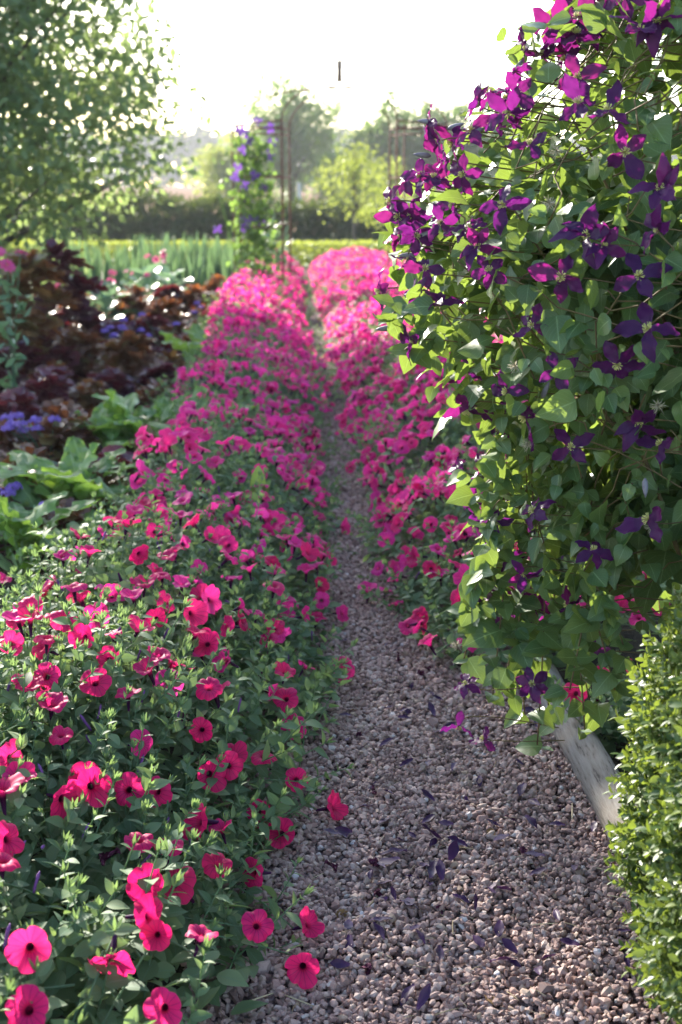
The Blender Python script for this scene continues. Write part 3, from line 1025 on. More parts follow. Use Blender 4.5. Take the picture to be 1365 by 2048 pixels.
def clem_flower_t(seed, npet, open_, twist, curl=.25):
    """petals ribbed and pointed, spread in a ring; open_ = angle above the flat plane (negative folds back)"""
    rr = np.random.default_rng(seed)
    g_ = Geo()
    wf = ell((0, .09), (.15, .13), (.45, .25), (.62, .29), (.8, .20), (.93, .09), (1, .01))
    for k in range(npet):
        nx, ny = 6, 9
        v, lp, f = [], [], []
        ex = rr.normal() * .10
        for j in range(ny + 1):
            t = j / ny
            for i in range(nx + 1):
                a = -1 + 2 * i / nx
                hw = wf(t)
                z = (curl + ex) * -t ** 2.2 + .10 * math.cos(a * PI * 1.5) * hw + (.075 * math.sin(4.5 * t * PI + a * 3 + seed + k) * abs(a) + .03 * math.sin(a * 9 + k)) * min(1, 3 * t) + .22 * abs(a) * hw
                v.append((a * hw, t, z))
                lp.append((t, (a + 1) / 2, 0))
        for j in range(ny):
            for i in range(nx):
                q = j * (nx + 1) + i
                f.append((q, q + 1, q + nx + 2, q + nx + 1))
        th = 2 * PI * k / npet + rr.normal() * .12
        el = open_ + rr.normal() * .34
        d = np.array([[math.cos(th) * math.cos(el), math.sin(th) * math.cos(el), math.sin(el)]])
        up = np.array([[-math.cos(th) * math.sin(el), -math.sin(th) * math.sin(el), math.cos(el)]])
        tang = np.cross(d, up)
        up = up * math.cos(twist) + tang * math.sin(twist + rr.normal() * .25)
        g_.add(T(v, f, lp), frames(d, up, 1 + rr.normal() * .08), rnd=[rr.random() * .25])
    return g_
CF = [(10, 5, .05, .1, .25), (11, 4, .10, .25, .3), (12, 6, .0, .1, .2), (13, 5, .55, .5, .5), (14, 4, -.35, .3, -.2), (15, 5, .8, .4, .45), (16, 5, .2, .6, .35)]
CF_ME = [clem_flower_t(*a).mesh("clematis_flower", [M['clem_petal']]) for a in CF]
def stamen_me():
    g_ = Geo()
    n = 26
    d = unit(R.normal(size=(n, 3)) * np.array([.6, .6, .3]) + np.array([0, 0, .8]))
    for k in range(n):
        g_.add(tube(np.array([[0, 0, 0], d[k] * .12, d[k] * .24 + [0, 0, .02]]), [.012, .012, .02], 3))
    return g_.mesh("stamens", [M['stamen']])
ST_ME = stamen_me()

def c_hit(px, py):
    """first point of the bush surface along a pixel's ray; outside the outline: a point at the bush's middle depth"""
    d = ray(px, py)
    for Y in np.arange(1.9, CY + .05, .015):
        p = EYE + d * (Y / d[1])
        if not (Z0 < p[2] < Z1):
            continue
        rx = CX - float(c_left(p[2]))
        ry = float(c_depth(p[2]))
        if ((p[0] - CX) / rx) ** 2 + ((p[1] - CY) / ry) ** 2 <= 1.0:
            z, ph = p[2], math.atan2((CY - p[1]) / ry, (CX - p[0]) / rx)
            return p, c_normal(np.array([z]), np.array([ph]))[0]
    return P(px, py, CY - .1), None

CFL = """1175 28 c;1130 75 c;1205 10 u;1165 90 c;1100 165 u;1045 185 l;960 212 s;860 245 s;1015 195 l;1085 245 c;1010 228 c;842 352 c;868 352 c;782 402 s;905 285 s;822 432 c;872 442 c;
930 395 c;985 388 c;1000 465 u;1015 500 c;875 485 l;920 545 c;1035 548 c;760 580 s;1070 275 c;1195 250 c;1278 335 c;1318 635 c;1112 632 c;1235 500 c;1338 470 s;1062 730 c;1098 780 s;962 795 d;
1302 800 c;1345 845 s;1035 910 c;1000 1000 l;965 1020 d;1245 1030 v;1185 1130 s;1042 1188 c;1068 1205 c;1115 1238 v;1030 1240 c;932 1368 l;918 1452 d;968 1478 s;1065 1368 c;1240 30 c;1190 130 u;
1195 205 c;1315 120 c;1350 90 c;990 770 d;935 745 d;890 640 l;1160 560 c;1210 480 c;1260 690 c;1340 950 s;1110 330 c;950 455 c;1130 120 c;1080 205 l;1000 310 c;940 330 l;1215 75 c;1300 30 c;880 400 c;905 480 c;850 480 l;890 520 d;960 360 l;970 430 s;1060 430 c;910 595 s;945 610 l;1150 60 l;1085 110 s;1035 245 l;1340 400 c;1150 700 c;1005 1010 c;1010 1250 d;1120 1090 c;960 1120 l;1150 960 v;1210 1200 s;1090 1020 c;970 930 s;1000 860 l;985 1060 l;975 1180 c;1020 1110 c;1060 960 c;1180 850 c;1300 560 c;1250 260 c"""
CFACE = {'c': (-.15, -.95, .30), 'u': (-.2, -.4, .9), 'l': (-.85, -.35, .35), 's': (-.95, .15, .15), 'd': (-.1, -.6, -.75), 'v': (-.1, -.65, .75)}
cpts = []
fstem = Geo()
for it in CFL.replace("\n", "").split(";"):
    a, b, k = it.split()
    a, b = float(a), float(b)
    p, nr = c_hit(a, b)
    if nr is None:
        nr = np.array([-.7, -.6, .2])
    else:
        p = p + nr * (.135 if b > 850 else .085 if a < 1150 else .075)
    if b > 1340:
        p = P(a, b, 2.72)
    d = unit(np.array(CFACE[k]) + nr * .3) + R.normal(size=3) * .38
    kind = {'c': random.choice([0, 1, 2, 4, 6, 3]), 'u': random.choice([0, 2, 3]), 'l': random.choice([0, 3, 6]), 's': random.choice([3, 4, 1]), 'd': random.choice([4, 3, 5]), 'v': random.choice([0, 1])}[k]
    o = link("flower", CF_ME[kind], root, p - c0)
    o.rotation_mode = 'QUATERNION'
    o.rotation_quaternion = orient(unit(d))
    s_ = (.051 if a > 1150 else .044) * math.exp(R.normal() * .10)
    o.scale = (s_,) * 3
    link("stamens", ST_ME, o)
    cpts.append(p)
    q = np.array([CX, CY, p[2] - .12])
    q = p + unit(q - p) * R.uniform(.16, .26)
    fstem.add(tube(bez(p - unit(d) * .004, p - unit(d) * .05, q, 7), .0016, 4))
link("vine", fstem.mesh("clematis_vine", [M['stem']], origin=c0), root)
# grey buds and tufted seed heads
def spindle(name, m, ln, r):
    pts = np.array([[0, 0, 0], [0, 0, ln * .2], [0, 0, ln * .45], [0, 0, ln * .75], [0, 0, ln]])
    return Geo().add(tube(pts, [r * .4, r * .95, r, r * .7, r * .1], 8)).mesh(name, [m])
CB_ME = spindle("clematis_bud", M['clem_bud'], .040, .0062)
for (a, b, dx, dz) in [(862, 312, -1, .1), (895, 258, 1, .3), (968, 258, -1, -.2), (785, 655, -1, -.1), (875, 515, -1, .0), (905, 470, -1, -.3), (1025, 148, .6, .8), (1070, 1163, 1, .1), (1165, 1225, .5, .4), (1205, 1205, .2, 1), (1210, 1250, .5, .7), (1308, 925, .05, -1), (1110, 765, .2, .6), (870, 245, -1, .1)]:
    p, nr = c_hit(a, b)
    o = link("bud", CB_ME, root, p + (0 if nr is None else nr * .05) - c0)
    o.rotation_mode = 'QUATERNION'
    o.rotation_quaternion = orient(unit((dx, -.2, dz)))
def seed_me():
    g_ = Geo()
    d = rand_dirs(40)
    for k in range(40):
        g_.add(tube(np.array([[0, 0, 0], d[k] * .009, d[k] * .018 + rand_dirs(1)[0] * .004]), [.0009, .0008, .0003], 3))
    return g_.mesh("seed_head", [M['seed']])
SD_ME = seed_me()
for (a, b) in [(1135, 425), (1150, 335), (1150, 770), (1070, 695), (1100, 850), (1325, 1010), (1335, 770), (915, 1290)]:
    p, nr = c_hit(a, b)
    link("seed_head", SD_ME, root, p + (0 if nr is None else nr * .07) - c0)

# ------------------------------------------------------------------ box shrub
bw = ell((0, .10), (.3, .30), (.6, .30), (.88, .16), (1, .06))
BOXLEAF = leaf_t(2, 3, bw, .12, .25)
def box_sprig(seed):
    rr = np.random.default_rng(seed)
    g_ = Geo()
    g_.add(tube(np.array([[0, 0, 0], [0, 0, .03], [.002, 0, .055]]), [.0012, .001, .0006], 3), rnd=[.1])
    for i in range(12):
        z = .006 + .005 * i
        a = (i % 2) * PI + (i // 2) * PI / 2 + rr.normal() * .25
        d = np.array([[math.cos(a), math.sin(a), .35 + .09 * i]])
        g_.add(BOXLEAF, frames(d, [[-math.cos(a) * .4, -math.sin(a) * .4, 1]], .0205 * (1 - .025 * i) * math.exp(rr.normal() * .12)), np.array([[0, 0, z]]), [i * .045 + rr.random() * .2])
    return g_.template()
SPR = [box_sprig(k) for k in range(4)]
bc, br = np.array([1.165, 1.93, .43]), np.array([.65, .45, .55])
root = thing("box_shrub", (bc[0], bc[1], 0), "clipped box shrub of small glossy leaves beside the weathered timber", "box shrub")
g = Geo()
n = 5200
d = rand_dirs(n * 2)
d = d[(d[:, 0] < .35) & (d[:, 2] > -.8)][:n]
n = len(d)
e = 2.9
k = (np.abs(d) ** e).sum(1) ** (-1 / e)
sp = d * k[:, None] * br
nr = unit(np.sign(d) * np.abs(sp / br) ** (e - 1) / br)
bumpy = .028 * snoise(sp[:, 1] * 1.2 + sp[:, 0], sp[:, 2], 12)
p = bc + sp + nr * (bumpy - .035 - .06 * R.random(n))[:, None]
ok = p[:, 2] > .01
Ms = zframes(nr + np.array([0, 0, .55]) + R.normal(size=(n, 3)) * .35, R.uniform(.8, 1.25, n))
pick = R.integers(0, 4, n)
for q in range(4):
    s_ = ok & (pick == q)
    g.add(SPR[q], Ms[s_], p[s_], R.random(int(s_.sum())) * .45)
link("foliage", g.mesh("box_foliage", [M['box_leaf']], origin=(bc[0], bc[1], 0)), root)
g = Geo()
for _ in range(24):
    e_ = bc + rand_dirs(1)[0] * br * .7
    e_[2] = max(e_[2], .15)
    b_ = np.array([bc[0] + R.normal() * .12, bc[1] + R.normal() * .08, 0])
    g.add(tube(bez(b_, (b_ + e_) / 2 + R.normal(size=3) * .04, e_, 6), [.009, .008, .006, .005, .004, .002], 5))
link("stems", g.mesh("box_stems", [M['bark']], origin=(bc[0], bc[1], 0)), root)

# ------------------------------------------------------------------ weathered timber edging
def log(y0, y1, label):
    n = 40
    ys = np.linspace(y0, y1, n)
    v, f, ns = [], [], 18
    rr = np.random.default_rng(4)
    for j, y in enumerate(ys):
        for i in range(ns):
            a = 2 * PI * i / ns
            r = .052 * (1 + .05 * math.sin(3 * a + .3 * j * .2) + .03 * math.sin(5 * a + j * .11) + .012 * rr.normal())
            cz = math.cos(a)
            r *= .93 if abs(a - PI / 2) < .4 else 1
            v.append((XR(y) - .015 + r * math.sin(a) * 1.02 + .006 * math.sin(y * 3), y, .028 + r * cz))
    for j in range(n - 1):
        for i in range(ns):
            a, b = j * ns + i, j * ns + (i + 1) % ns
            f.append((a, b, b + ns, a + ns))
    f.append(tuple(range(ns)))
    f.append(tuple((n - 1) * ns + i for i in range(ns))[::-1])
    o = link("timber_edging", Geo().add(T(v, f)).mesh("timber_edging", [M['log']], origin=(XR(y0), y0, 0)), loc=(XR(y0), y0, 0))
    return tag(o, label, "timber edging")
log(2.45, 4.9, "bleached round timber edging the gravel beneath the purple clematis")

# ------------------------------------------------------------------ litter on the gravel
wf = ell((0, .10), (.3, .28), (.6, .36), (.85, .2), (1, .02))
FP = []
for k in range(5):
    t = leaf_t(4, 7, lambda t_: wf(t_) * (.55 + .1 * (k % 3)), -.30 + .15 * k, .5 - .2 * (k % 3), .03, 2, seed=k + 60)
    t.lp = np.stack([t.lp[:, 1], (t.lp[:, 0] + 1) / 2, t.lp[:, 2]], 1)
    FP.append(Geo().add(t).mesh("fallen_petal", [M['fallen']]))
def on_path(a, b):
    p = G(a, b, .016)
    return p
def litter(me, name, p, s_, label, cat, group, flat=.35):
    o = link(name, me, loc=p)
    o.rotation_euler = (R.normal() * flat, R.normal() * flat, R.random() * 2 * PI)
    o.scale = (s_,) * 3
    tag(o, label, cat, group)
    return o
PET = [(705, 1672), (690, 1680), (800, 1725), (815, 1712), (770, 1745), (850, 1735), (862, 1765), (820, 1805), (800, 1812), (885, 1770), (870, 1440), (880, 1475), (870, 1470), (1080, 1620), (1050, 1575), (890, 1690), (935, 1700), (990, 1690), (980, 1935), (860, 1780), (810, 1690), (845, 1655), (760, 1655), (905, 1550), (960, 1560), (1000, 1660), (1010, 1640), (750, 1560), (790, 1600), (830, 1980), (835, 2030), (1060, 1760), (1020, 1790), (1110, 1830), (700, 1880), (770, 1890), (740, 1850), (900, 1730), (930, 1600), (860, 1530), (800, 1540), (760, 1500), (1090, 1720), (1130, 1660), (1050, 1640), (870, 1610), (720, 1620), (980, 1480), (1010, 1930), (1080, 1960), (950, 1830), (840, 1860), (785, 1770), (905, 1800), (1150, 1750), (880, 1900), (700, 1940), (1000, 1850)]
for i, (a, b) in enumerate(PET):
    big = i < 20
    litter(FP[i % 5], "fallen_petal", on_path(a, b) + [0, 0, .012], R.uniform(.048, .064) if big else R.uniform(.036, .052),
           "large dark violet clematis petal fallen on the pink gravel" if big else "small shrivelled dark clematis petal fallen on the pink gravel", "fallen petal", "clematis petals fallen on the gravel")
for i in range(60):
    y = R.uniform(2.1, 4.0)
    x = R.uniform(.0, .6)
    litter(FP[i % 5], "fallen_petal", (x, y, .026), R.uniform(.024, .042), "small shrivelled dark clematis petal fallen on the pink gravel", "fallen petal", "clematis petals fallen on the gravel")
STRAW = []
for k in range(3):
    pts = bez((0, 0, 0), (.5, .04 * (k - 1), .05), (1, 0, .0), 6)
    STRAW.append(Geo().add(tube(pts, [.020, .026, .026, .024, .022, .016], 4)).mesh("straw", [M['straw']]))
for i, (a, b, ln, rz) in enumerate([(735, 1815, .065, 1.1), (1145, 1640, .075, 1.4), (1190, 1735, .06, -.6), (985, 1750, .05, .5), (1045, 1725, .04, -.3), (907, 1870, .05, 1.5), (1060, 1850, .06, 0), (1215, 1790, .06, -.5), (920, 1825, .04, -.8), (570, 1990, .07, -.5), (870, 2030, .05, .3), (930, 1760, .03, 1.6), (1030, 1770, .035, -.2), (1210, 1980, .05, .4), (1130, 1845, .04, -.6), (480, 2010, .07, .5)]):
    o = litter(STRAW[i % 3], "straw", on_path(a, b), ln, "thin pale straw lying on the pink gravel", "straw", "straws on the gravel", .05)
    o.rotation_euler.z = rz
for i in range(34):
    p_ = G(R.uniform(560, 1200), R.uniform(1480, 2040), .018)
    if XL(p_[1]) + .1 < p_[0] < .62:
        litter(STRAW[i % 3], "straw", p_, R.uniform(.02, .05), "thin pale straw lying on the pink gravel", "straw", "straws on the gravel", .08)
for i in range(16):
    y = R.uniform(2.0, 4.6)
    x = XL(y) + R.uniform(.18, .42) if i % 3 else XR(y) - R.uniform(.25, .5)
    litter(WILT_ME, "fallen_bloom", (x, y, .024), R.uniform(.018, .026), "shrivelled crimson petunia bloom dropped on the gravel at the border's edge", "fallen bloom", "petunia blooms fallen on the gravel", 1.2)
g = Geo()
dd = rand_dirs(60)
g.add(leaf_t(2, 2, ell((0, .1), (.5, .3), (1, .1)), .2, .2), frames(dd, rand_dirs(60), .6), dd * .35)
litter(g.mesh("dried_flower_head", [M['dry_leaf']]), "dried_flower_head", on_path(685, 1832), .016, "crumpled brown dried flower head on the gravel near the crimson petunias", "dried flower head", None)
t = leaf_t(3, 5, wf, .2, .3, .05, 2, seed=4)
for (a, b, l) in [(985, 1657, "small ochre dry leaf on the gravel amid dark fallen petals"), (1235, 1975, "small rusty dry leaf on the gravel near the box shrub"), (970, 1990, "small tan dry leaf on the open gravel towards the bottom of the photo"), (700, 1420, "small brown dry leaf against the petunias beside a fallen bloom"), (880, 1590, "small curled brown dry leaf in the middle of the gravel path")]:
    litter(Geo().add(t).mesh("dry_leaf", [M['dry_leaf']]), "dry_leaf", on_path(a, b), .032, l, "dry leaf", "dry leaves on the gravel")

# ------------------------------------------------------------------ upright broad leaf in the petunias
sp = hit_bed(512, 1000, H_left)
root = thing("broad_leaf_seedling", (sp[0], sp[1], 0), "tall pale green broad-leaved seedling standing upright among the pink petunias", "seedling")
bl = ell((0, .05), (.2, .16), (.55, .20), (.8, .16), (1, .03))
g = Geo()
g.add(leaf_t(4, 9, bl, .12, .3, .004, seed=2), frames([[.10, 0, 1]], [[.3, -1, 0]], .17), [[sp[0], sp[1], sp[2] - .03]], [.9])
g.add(leaf_t(4, 9, bl, .25, .3, .004, seed=3), frames([[.3, .1, 1]], [[-.6, -1, .2]], .12), [[sp[0] + .01, sp[1], sp[2] - .03]], [.4])
g.add(leaf_t(4, 9, bl, .3, .3, .004, seed=5), frames([[-.4, .1, 1]], [[.6, -1, .2]], .10), [[sp[0] - .01, sp[1], sp[2] - .03]], [.2])
link("leaves", g.mesh("seedling_leaves", [M['chard']], origin=(sp[0], sp[1], 0)), root)
link("stem", Geo().add(tube(np.array([[0, 0, 0], [0, 0, .15], [0, 0, sp[2]]]), .004, 5)).mesh("seedling_stem", [M['chard_stalk']]), root)

# ------------------------------------------------------------------ vegetables
chw = ell((0, .05), (.12, .09), (.3, .22), (.55, .29), (.8, .23), (.93, .13), (1, .03))
CHL = [leaf_t(8, 14, chw, .30 + .22 * k, -.5 + .25 * k, .075, 3.5, seed=k) for k in range(5)]
def chard(x, y, n, size, label, m='chard', lean=.36):
    root = thing("chard_plant", (x, y, 0), label, "chard", "chard plants among the lettuces")
    g, s_ = Geo(), Geo()
    for i in range(n):
        a = i * 2.4 + R.normal() * .3
        u = .35 + .65 * i / n
        tilt = lean * (1.75 - 1.5 * u) + R.normal() * .14
        d0 = np.array([math.cos(a) * math.sin(tilt), math.sin(a) * math.sin(tilt), math.cos(tilt)])
        st = np.array([x + R.normal() * .08, y + R.normal() * .08, 0]) + d0 * size * R.uniform(.4, .95)
        s_.add(tube(np.array([[x, y, .0], (np.array([x, y, 0]) + st) / 2 + [0, 0, .01], st + d0 * .04]), [.011, .008, .005], 6))
        d = d0 + np.array([math.cos(a), math.sin(a), 0]) * .25 + R.normal(size=3) * .12
        nrm = np.array([-math.cos(a), -math.sin(a), .6])
        g.add(random.choice(CHL), frames(d[None], nrm[None], size * R.uniform(.7, 1.05)), st[None], [R.random() * .7])
    link("leaves", g.mesh("chard_leaves", [M[m]], origin=(x, y, 0)), root)
    link("stalks", s_.mesh("chard_stalks", [M['chard_stalk']], origin=(x, y, 0)), root)
q = G(105, 985, .22)
chard(q[0], q[1], 40, .26, "leafy green chard nearest the camera beside the crimson petunias")
q = G(320, 880, .22)
chard(q[0] - .1, q[1], 60, .29, "broad pale green chard with arching leaves against the pink petunias")
chard(q[0] + .14, q[1] + .1, 44, .27, "smaller pale green chard tucked half under the pink petunias")
q = G(50, 1100, .12)
chard(q[0], q[1], 26, .22, "dark shaded chard below the leafy green one, by the crimson petunias")
q = hit_bed(110, 1225, H_left)
chard(q[0], q[1] + .04, 6, .27, "beet with a glowing yellow-green leaf and red veins among petunias", 'beet', .7)
q = G(400, 700, .25)
chard(q[0], q[1], 14, .28, "small upright green chard between the brown lettuces and the pink petunias")

oak = ell((0, .05), (.2, .13), (.3, .10), (.42, .24), (.52, .15), (.66, .33), (.76, .22), (.9, .26), (1, .05))
OKL = [leaf_t(4, 11, oak, .35, .1, .05, 4, seed=k) for k in range(4)]
ROUND = [leaf_t(6, 7, ell((0, .1), (.3, .34), (.7, .46), (.9, .36), (1, .12)), .3, .1, .06, 3, cup=.3, seed=k) for k in range(3)]
def lettuce(x, y, h, r, n, mname, label, kind='oak', tall=False):
    """a clump of leafy tufts at different heights, outer leaves sprawling, inner ones upright"""
    g = Geo()
    tm = OKL if kind == 'oak' else ROUND
    nt_ = 9 if not tall else 13
    for k in range(nt_):
        a0_ = k * 2.4 + R.normal() * .4
        u = k / nt_
        rr = r * (.75 * (1 - u) ** .7) * R.uniform(.6, 1.1)
        b = np.array([x + rr * math.cos(a0_), y + rr * math.sin(a0_), h * (.10 + (.62 if not tall else .80) * u)])
        m_ = max(6, int(n / nt_))
        for i in range(m_):
            a = i * 2.4 + R.normal() * .4
            el = .15 + 1.15 * (i / m_) + R.normal() * .22
            size = r * (.50 if kind == 'oak' else .48) * (1 - .35 * i / m_) * R.uniform(.8, 1.2)
            d = np.array([math.cos(a) * math.cos(el) + .35 * math.cos(a0_), math.sin(a) * math.cos(el) + .35 * math.sin(a0_), math.sin(el) + .15])
            nrm = np.array([-math.cos(a) * .6, -math.sin(a) * .6, .8]) + R.normal(size=3) * .3
            g.add(random.choice(tm), frames(d[None], nrm[None], size), (b + d * .01)[None], [.50 * (i / m_) * (.4 + .6 * u) + .45 * R.random()])
    o = link("lettuce_plant", g.mesh("lettuce_leaves", [M[mname]], origin=(x, y, 0)), loc=(x, y, 0))
    return tag(o, label, "lettuce", "lettuces in the vegetable bed")
def veg(px, py, z): return G(px, py, z)
LET = [  # pixel of its middle, height of that point, plant height, leaf length, leaves, material, kind, label
 (120, 890, .22, .40, .26, 90, 'oakleaf', 'oak', "bronze oak-leaf lettuce below the lilac ageratum, nearest the camera"),
 (10, 900, .2, .36, .24, 70, 'oakleaf', 'oak', "bronze oak-leaf lettuce at the photo's edge beside the ageratum"),
 (20, 1010, .2, .34, .22, 70, 'oakleaf', 'oak', "rusty orange oak-leaf lettuce beside the leafy green chard"),
 (90, 800, .2, .36, .24, 60, 'purple_lettuce', 'round', "dark purple lettuce directly behind the lilac ageratum"),
 (20, 850, .15, .34, .24, 55, 'purple_lettuce', 'round', "dark purple lettuce at the photo's edge behind the bronze lettuce"),
 (160, 715, .25, .46, .28, 90, 'oakleaf', 'oak', "bronze lettuce with one red shoot in front of the tall bolted ones"),
 (255, 725, .25, .48, .30, 95, 'oakleaf', 'oak', "wide brown oak-leaf lettuce behind the pale green chard"),
 (225, 680, .25, .42, .26, 60, 'purple_lettuce', 'round', "deep red round-leaved lettuce behind the two bronze lettuces"),
 (300, 660, .3, .44, .26, 60, 'purple_lettuce', 'round', "deep red round-leaved lettuce next to a purple ageratum head"),
 (70, 650, .5, .95, .34, 150, 'oakleaf', 'oak', "tall bolted bronze lettuce with a rusty red crown"),
 (130, 620, .5, .98, .34, 130, 'purple_lettuce', 'oak', "tall bolted black-purple lettuce beside the rusty crowned one"),
 (330, 630, .3, .48, .26, 80, 'oakleaf', 'oak', "golden brown lettuce in front of the second cabbage"),
 (265, 600, .4, .58, .26, 90, 'oakleaf', 'oak', "upright brown lettuce between the two blue-green cabbages"),
 (340, 585, .4, .52, .26, 60, 'purple_lettuce', 'round', "blackish lettuce beneath the second cabbage"),
 (390, 595, .35, .50, .26, 80, 'oakleaf', 'oak', "bronze lettuce leaning on the pink petunias below the leeks"),
 (430, 570, .4, .55, .26, 80, 'oakleaf', 'oak', "reddish brown lettuce beside the leeks at the iron arch"),
 (30, 740, .2, .40, .28, 70, 'purple_lettuce', 'round', "low glossy purple lettuce at the foot of the tall bolted lettuces"),
 (130, 745, .15, .35, .26, 60, 'purple_lettuce', 'round', "low purple lettuce below the bronze one with a red shoot"),
]
LXY = []
for (a, b, z, h, r, n, mn, kd, lb) in LET:
    q = veg(a, b, z)
    lettuce(q[0], q[1], h * 1.15, r * 1.15, int(n * 2.9), mn, lb, kd, h > .7)
    LXY.append(q[:2])

# the lettuces that fill the bed between and behind these
for k in range(400):
    y = R.uniform(4.8, 16)
    x = R.uniform(-.28 * y - .25, float(XB(y)) - .12)
    if any((x - q_[0]) ** 2 + (y - q_[1]) ** 2 < .085 for q_ in LXY):
        continue
    LXY.append(np.array([x, y]))
    br_ = R.random() < .6
    lettuce(x, y, R.uniform(.26, .36), R.uniform(.2, .26), 150, 'oakleaf' if br_ else 'purple_lettuce', "low bronze filler lettuce half hidden between the others in the bed" if br_ else "low purple filler lettuce half hidden between the others in the bed", 'oak' if br_ else 'round')
    if len(LXY) > 90:
        break

cbw = ell((0, .10), (.15, .22), (.4, .44), (.7, .50), (.9, .34), (1, .10))
CBL = [leaf_t(8, 9, cbw, .45, 0, .03, 3, cup=.35, seed=k) for k in range(3)]
def cabbage(px, py, z, size, n, label):
    q = G(px, py, z)
    root = thing("cabbage_plant", (q[0], q[1], 0), label, "cabbage", "cabbages among the lettuces")
    g, s_ = Geo(), Geo()
    c = np.array([q[0], q[1], 0.])
    for i in range(n):
        a = i * 2.4 + R.normal() * .3
        u = i / n
        el = .25 + 1.0 * u
        zz = .14 + .30 * u
        d = np.array([math.cos(a) * math.cos(el), math.sin(a) * math.cos(el), math.sin(el)])
        g.add(random.choice(CBL), frames(d[None], [[-math.cos(a) * .7, -math.sin(a) * .7, 1]], size * R.uniform(.8, 1.1) * (1 - .3 * u)), (c + [0, 0, zz] + d * .05)[None], [R.random() * .7])
    s_.add(tube(np.array([c, c + [0, 0, .2], c + [0, 0, .45]]), [.02, .018, .012], 7))
    link("leaves", g.mesh("cabbage_leaves", [M['cabbage']], origin=c), root)
    link("stalk", s_.mesh("cabbage_stalk", [M['chard_stalk']], origin=c), root)
cabbage(210, 600, .42, .33, 13, "blue-green cabbage beside the tall bolted lettuces")
cabbage(290, 560, .46, .36, 14, "blue-green cabbage with one wide outstretched leaf below the leeks")
cabbage(340, 565, .40, .33, 10, "smaller blue-green cabbage close by the leek bed")
cabbage(20, 590, .35, .33, 12, "blue-green cabbage at the photo's edge beside the tall bolted lettuce")

def ageratum(px, py, z, n, label, spread=.13):
    q = G(px, py, z)
    c = np.array([q[0], q[1], 0.])
    root = thing("ageratum_plant", c, label, "ageratum", "ageratums in the vegetable bed")
    g = Geo()
    heads = []
    for i in range(n):
        e = c + np.array([R.normal() * spread, R.normal() * spread, z + R.normal() * .04])
        g.add(tube(bez(c, c + [0, 0, z * .6], e, 6), .0025, 4), rnd=[.9])
        heads.append(e)
    nl = 40
    d = rand_dirs(nl) * np.array([1, 1, .4])
    g.add(LEAF_PET_LO, frames(d, np.array([[0, 0, 1.]]) + R.normal(size=(nl, 3)) * .3, .06), c + np.stack([R.normal(size=nl) * spread, R.normal(size=nl) * spread, R.uniform(.05, z * .75, nl)], 1))
    link("foliage", g.mesh("ageratum_foliage", [M['leek']], origin=c), root)
    for e in heads:
        h_ = Geo()
        m_ = 60
        dd = rand_dirs(m_)
        dd[:, 2] = np.abs(dd[:, 2]) * .7
        t_ = T([(-1, -1, 0), (1, -1, 0), (1, 1, 0), (-1, 1, 0), (0, 0, 1.4)], [(0, 1, 4), (1, 2, 4), (2, 3, 4), (3, 0, 4)])
        h_.add(t_, zframes(dd, .0055), dd * np.array([.026, .026, .018]) + R.normal(size=(m_, 3)) * .005)
        link("flower_head", h_.mesh("ageratum_head", [M['ageratum']]), root, e - c)
ageratum(95, 850, .36, 9, "lilac ageratum with fluffy heads between bronze and purple lettuces")
ageratum(245, 655, .42, 8, "lilac ageratum behind the deep red round-leaved lettuces", .16)
ageratum(25, 985, .30, 4, "small lilac ageratum near the rusty orange lettuce", .06)
ageratum(330, 650, .42, 3, "sparse ageratum beside the golden brown lettuce", .12)
ageratum(395, 615, .40, 3, "sparse ageratum with one pale head against the pink petunias", .05)

# leeks: tufts of upright strap leaves in front of the clipped hedge
LK = leaf_t(2, 6, ell((0, .045), (.6, .04), (1, .004)), .18, .2)
def leek_mesh(k):
    g = Geo()
    n = 11
    a = R.random(n) * 2 * PI
    d = np.stack([np.cos(a) * .22, np.sin(a) * .22, np.ones(n)], 1) + R.normal(size=(n, 3)) * .07
    g.add(LK, frames(d, np.stack([np.cos(a), np.sin(a), np.zeros(n)], 1), R.uniform(.45, .8, n)), np.stack([np.cos(a) * .015, np.sin(a) * .015, np.zeros(n)], 1))
    g.add(tube(np.array([[0, 0, 0], [0, 0, .1], [0, 0, .22]]), .014, 6), rnd=[.95])
    return g.mesh("leek_plant", [M['leek']])
LKM = [leek_mesh(k) for k in range(4)]
for i in range(100):
    x, y = R.uniform(-4.6, -.95), R.uniform(16.5, 22.5)
    if x > -1.5 and y > 18:
        continue
    o = link("leek_plant", LKM[i % 4], loc=(x, y, 0))
    o.rotation_euler = (0, 0, R.random() * 6.3)
    o.scale = (R.uniform(.85, 1.15),) * 3
    tag(o, "upright blue-green leek in the blurred bed before the clipped hedge", "leek", "leeks before the clipped hedge")

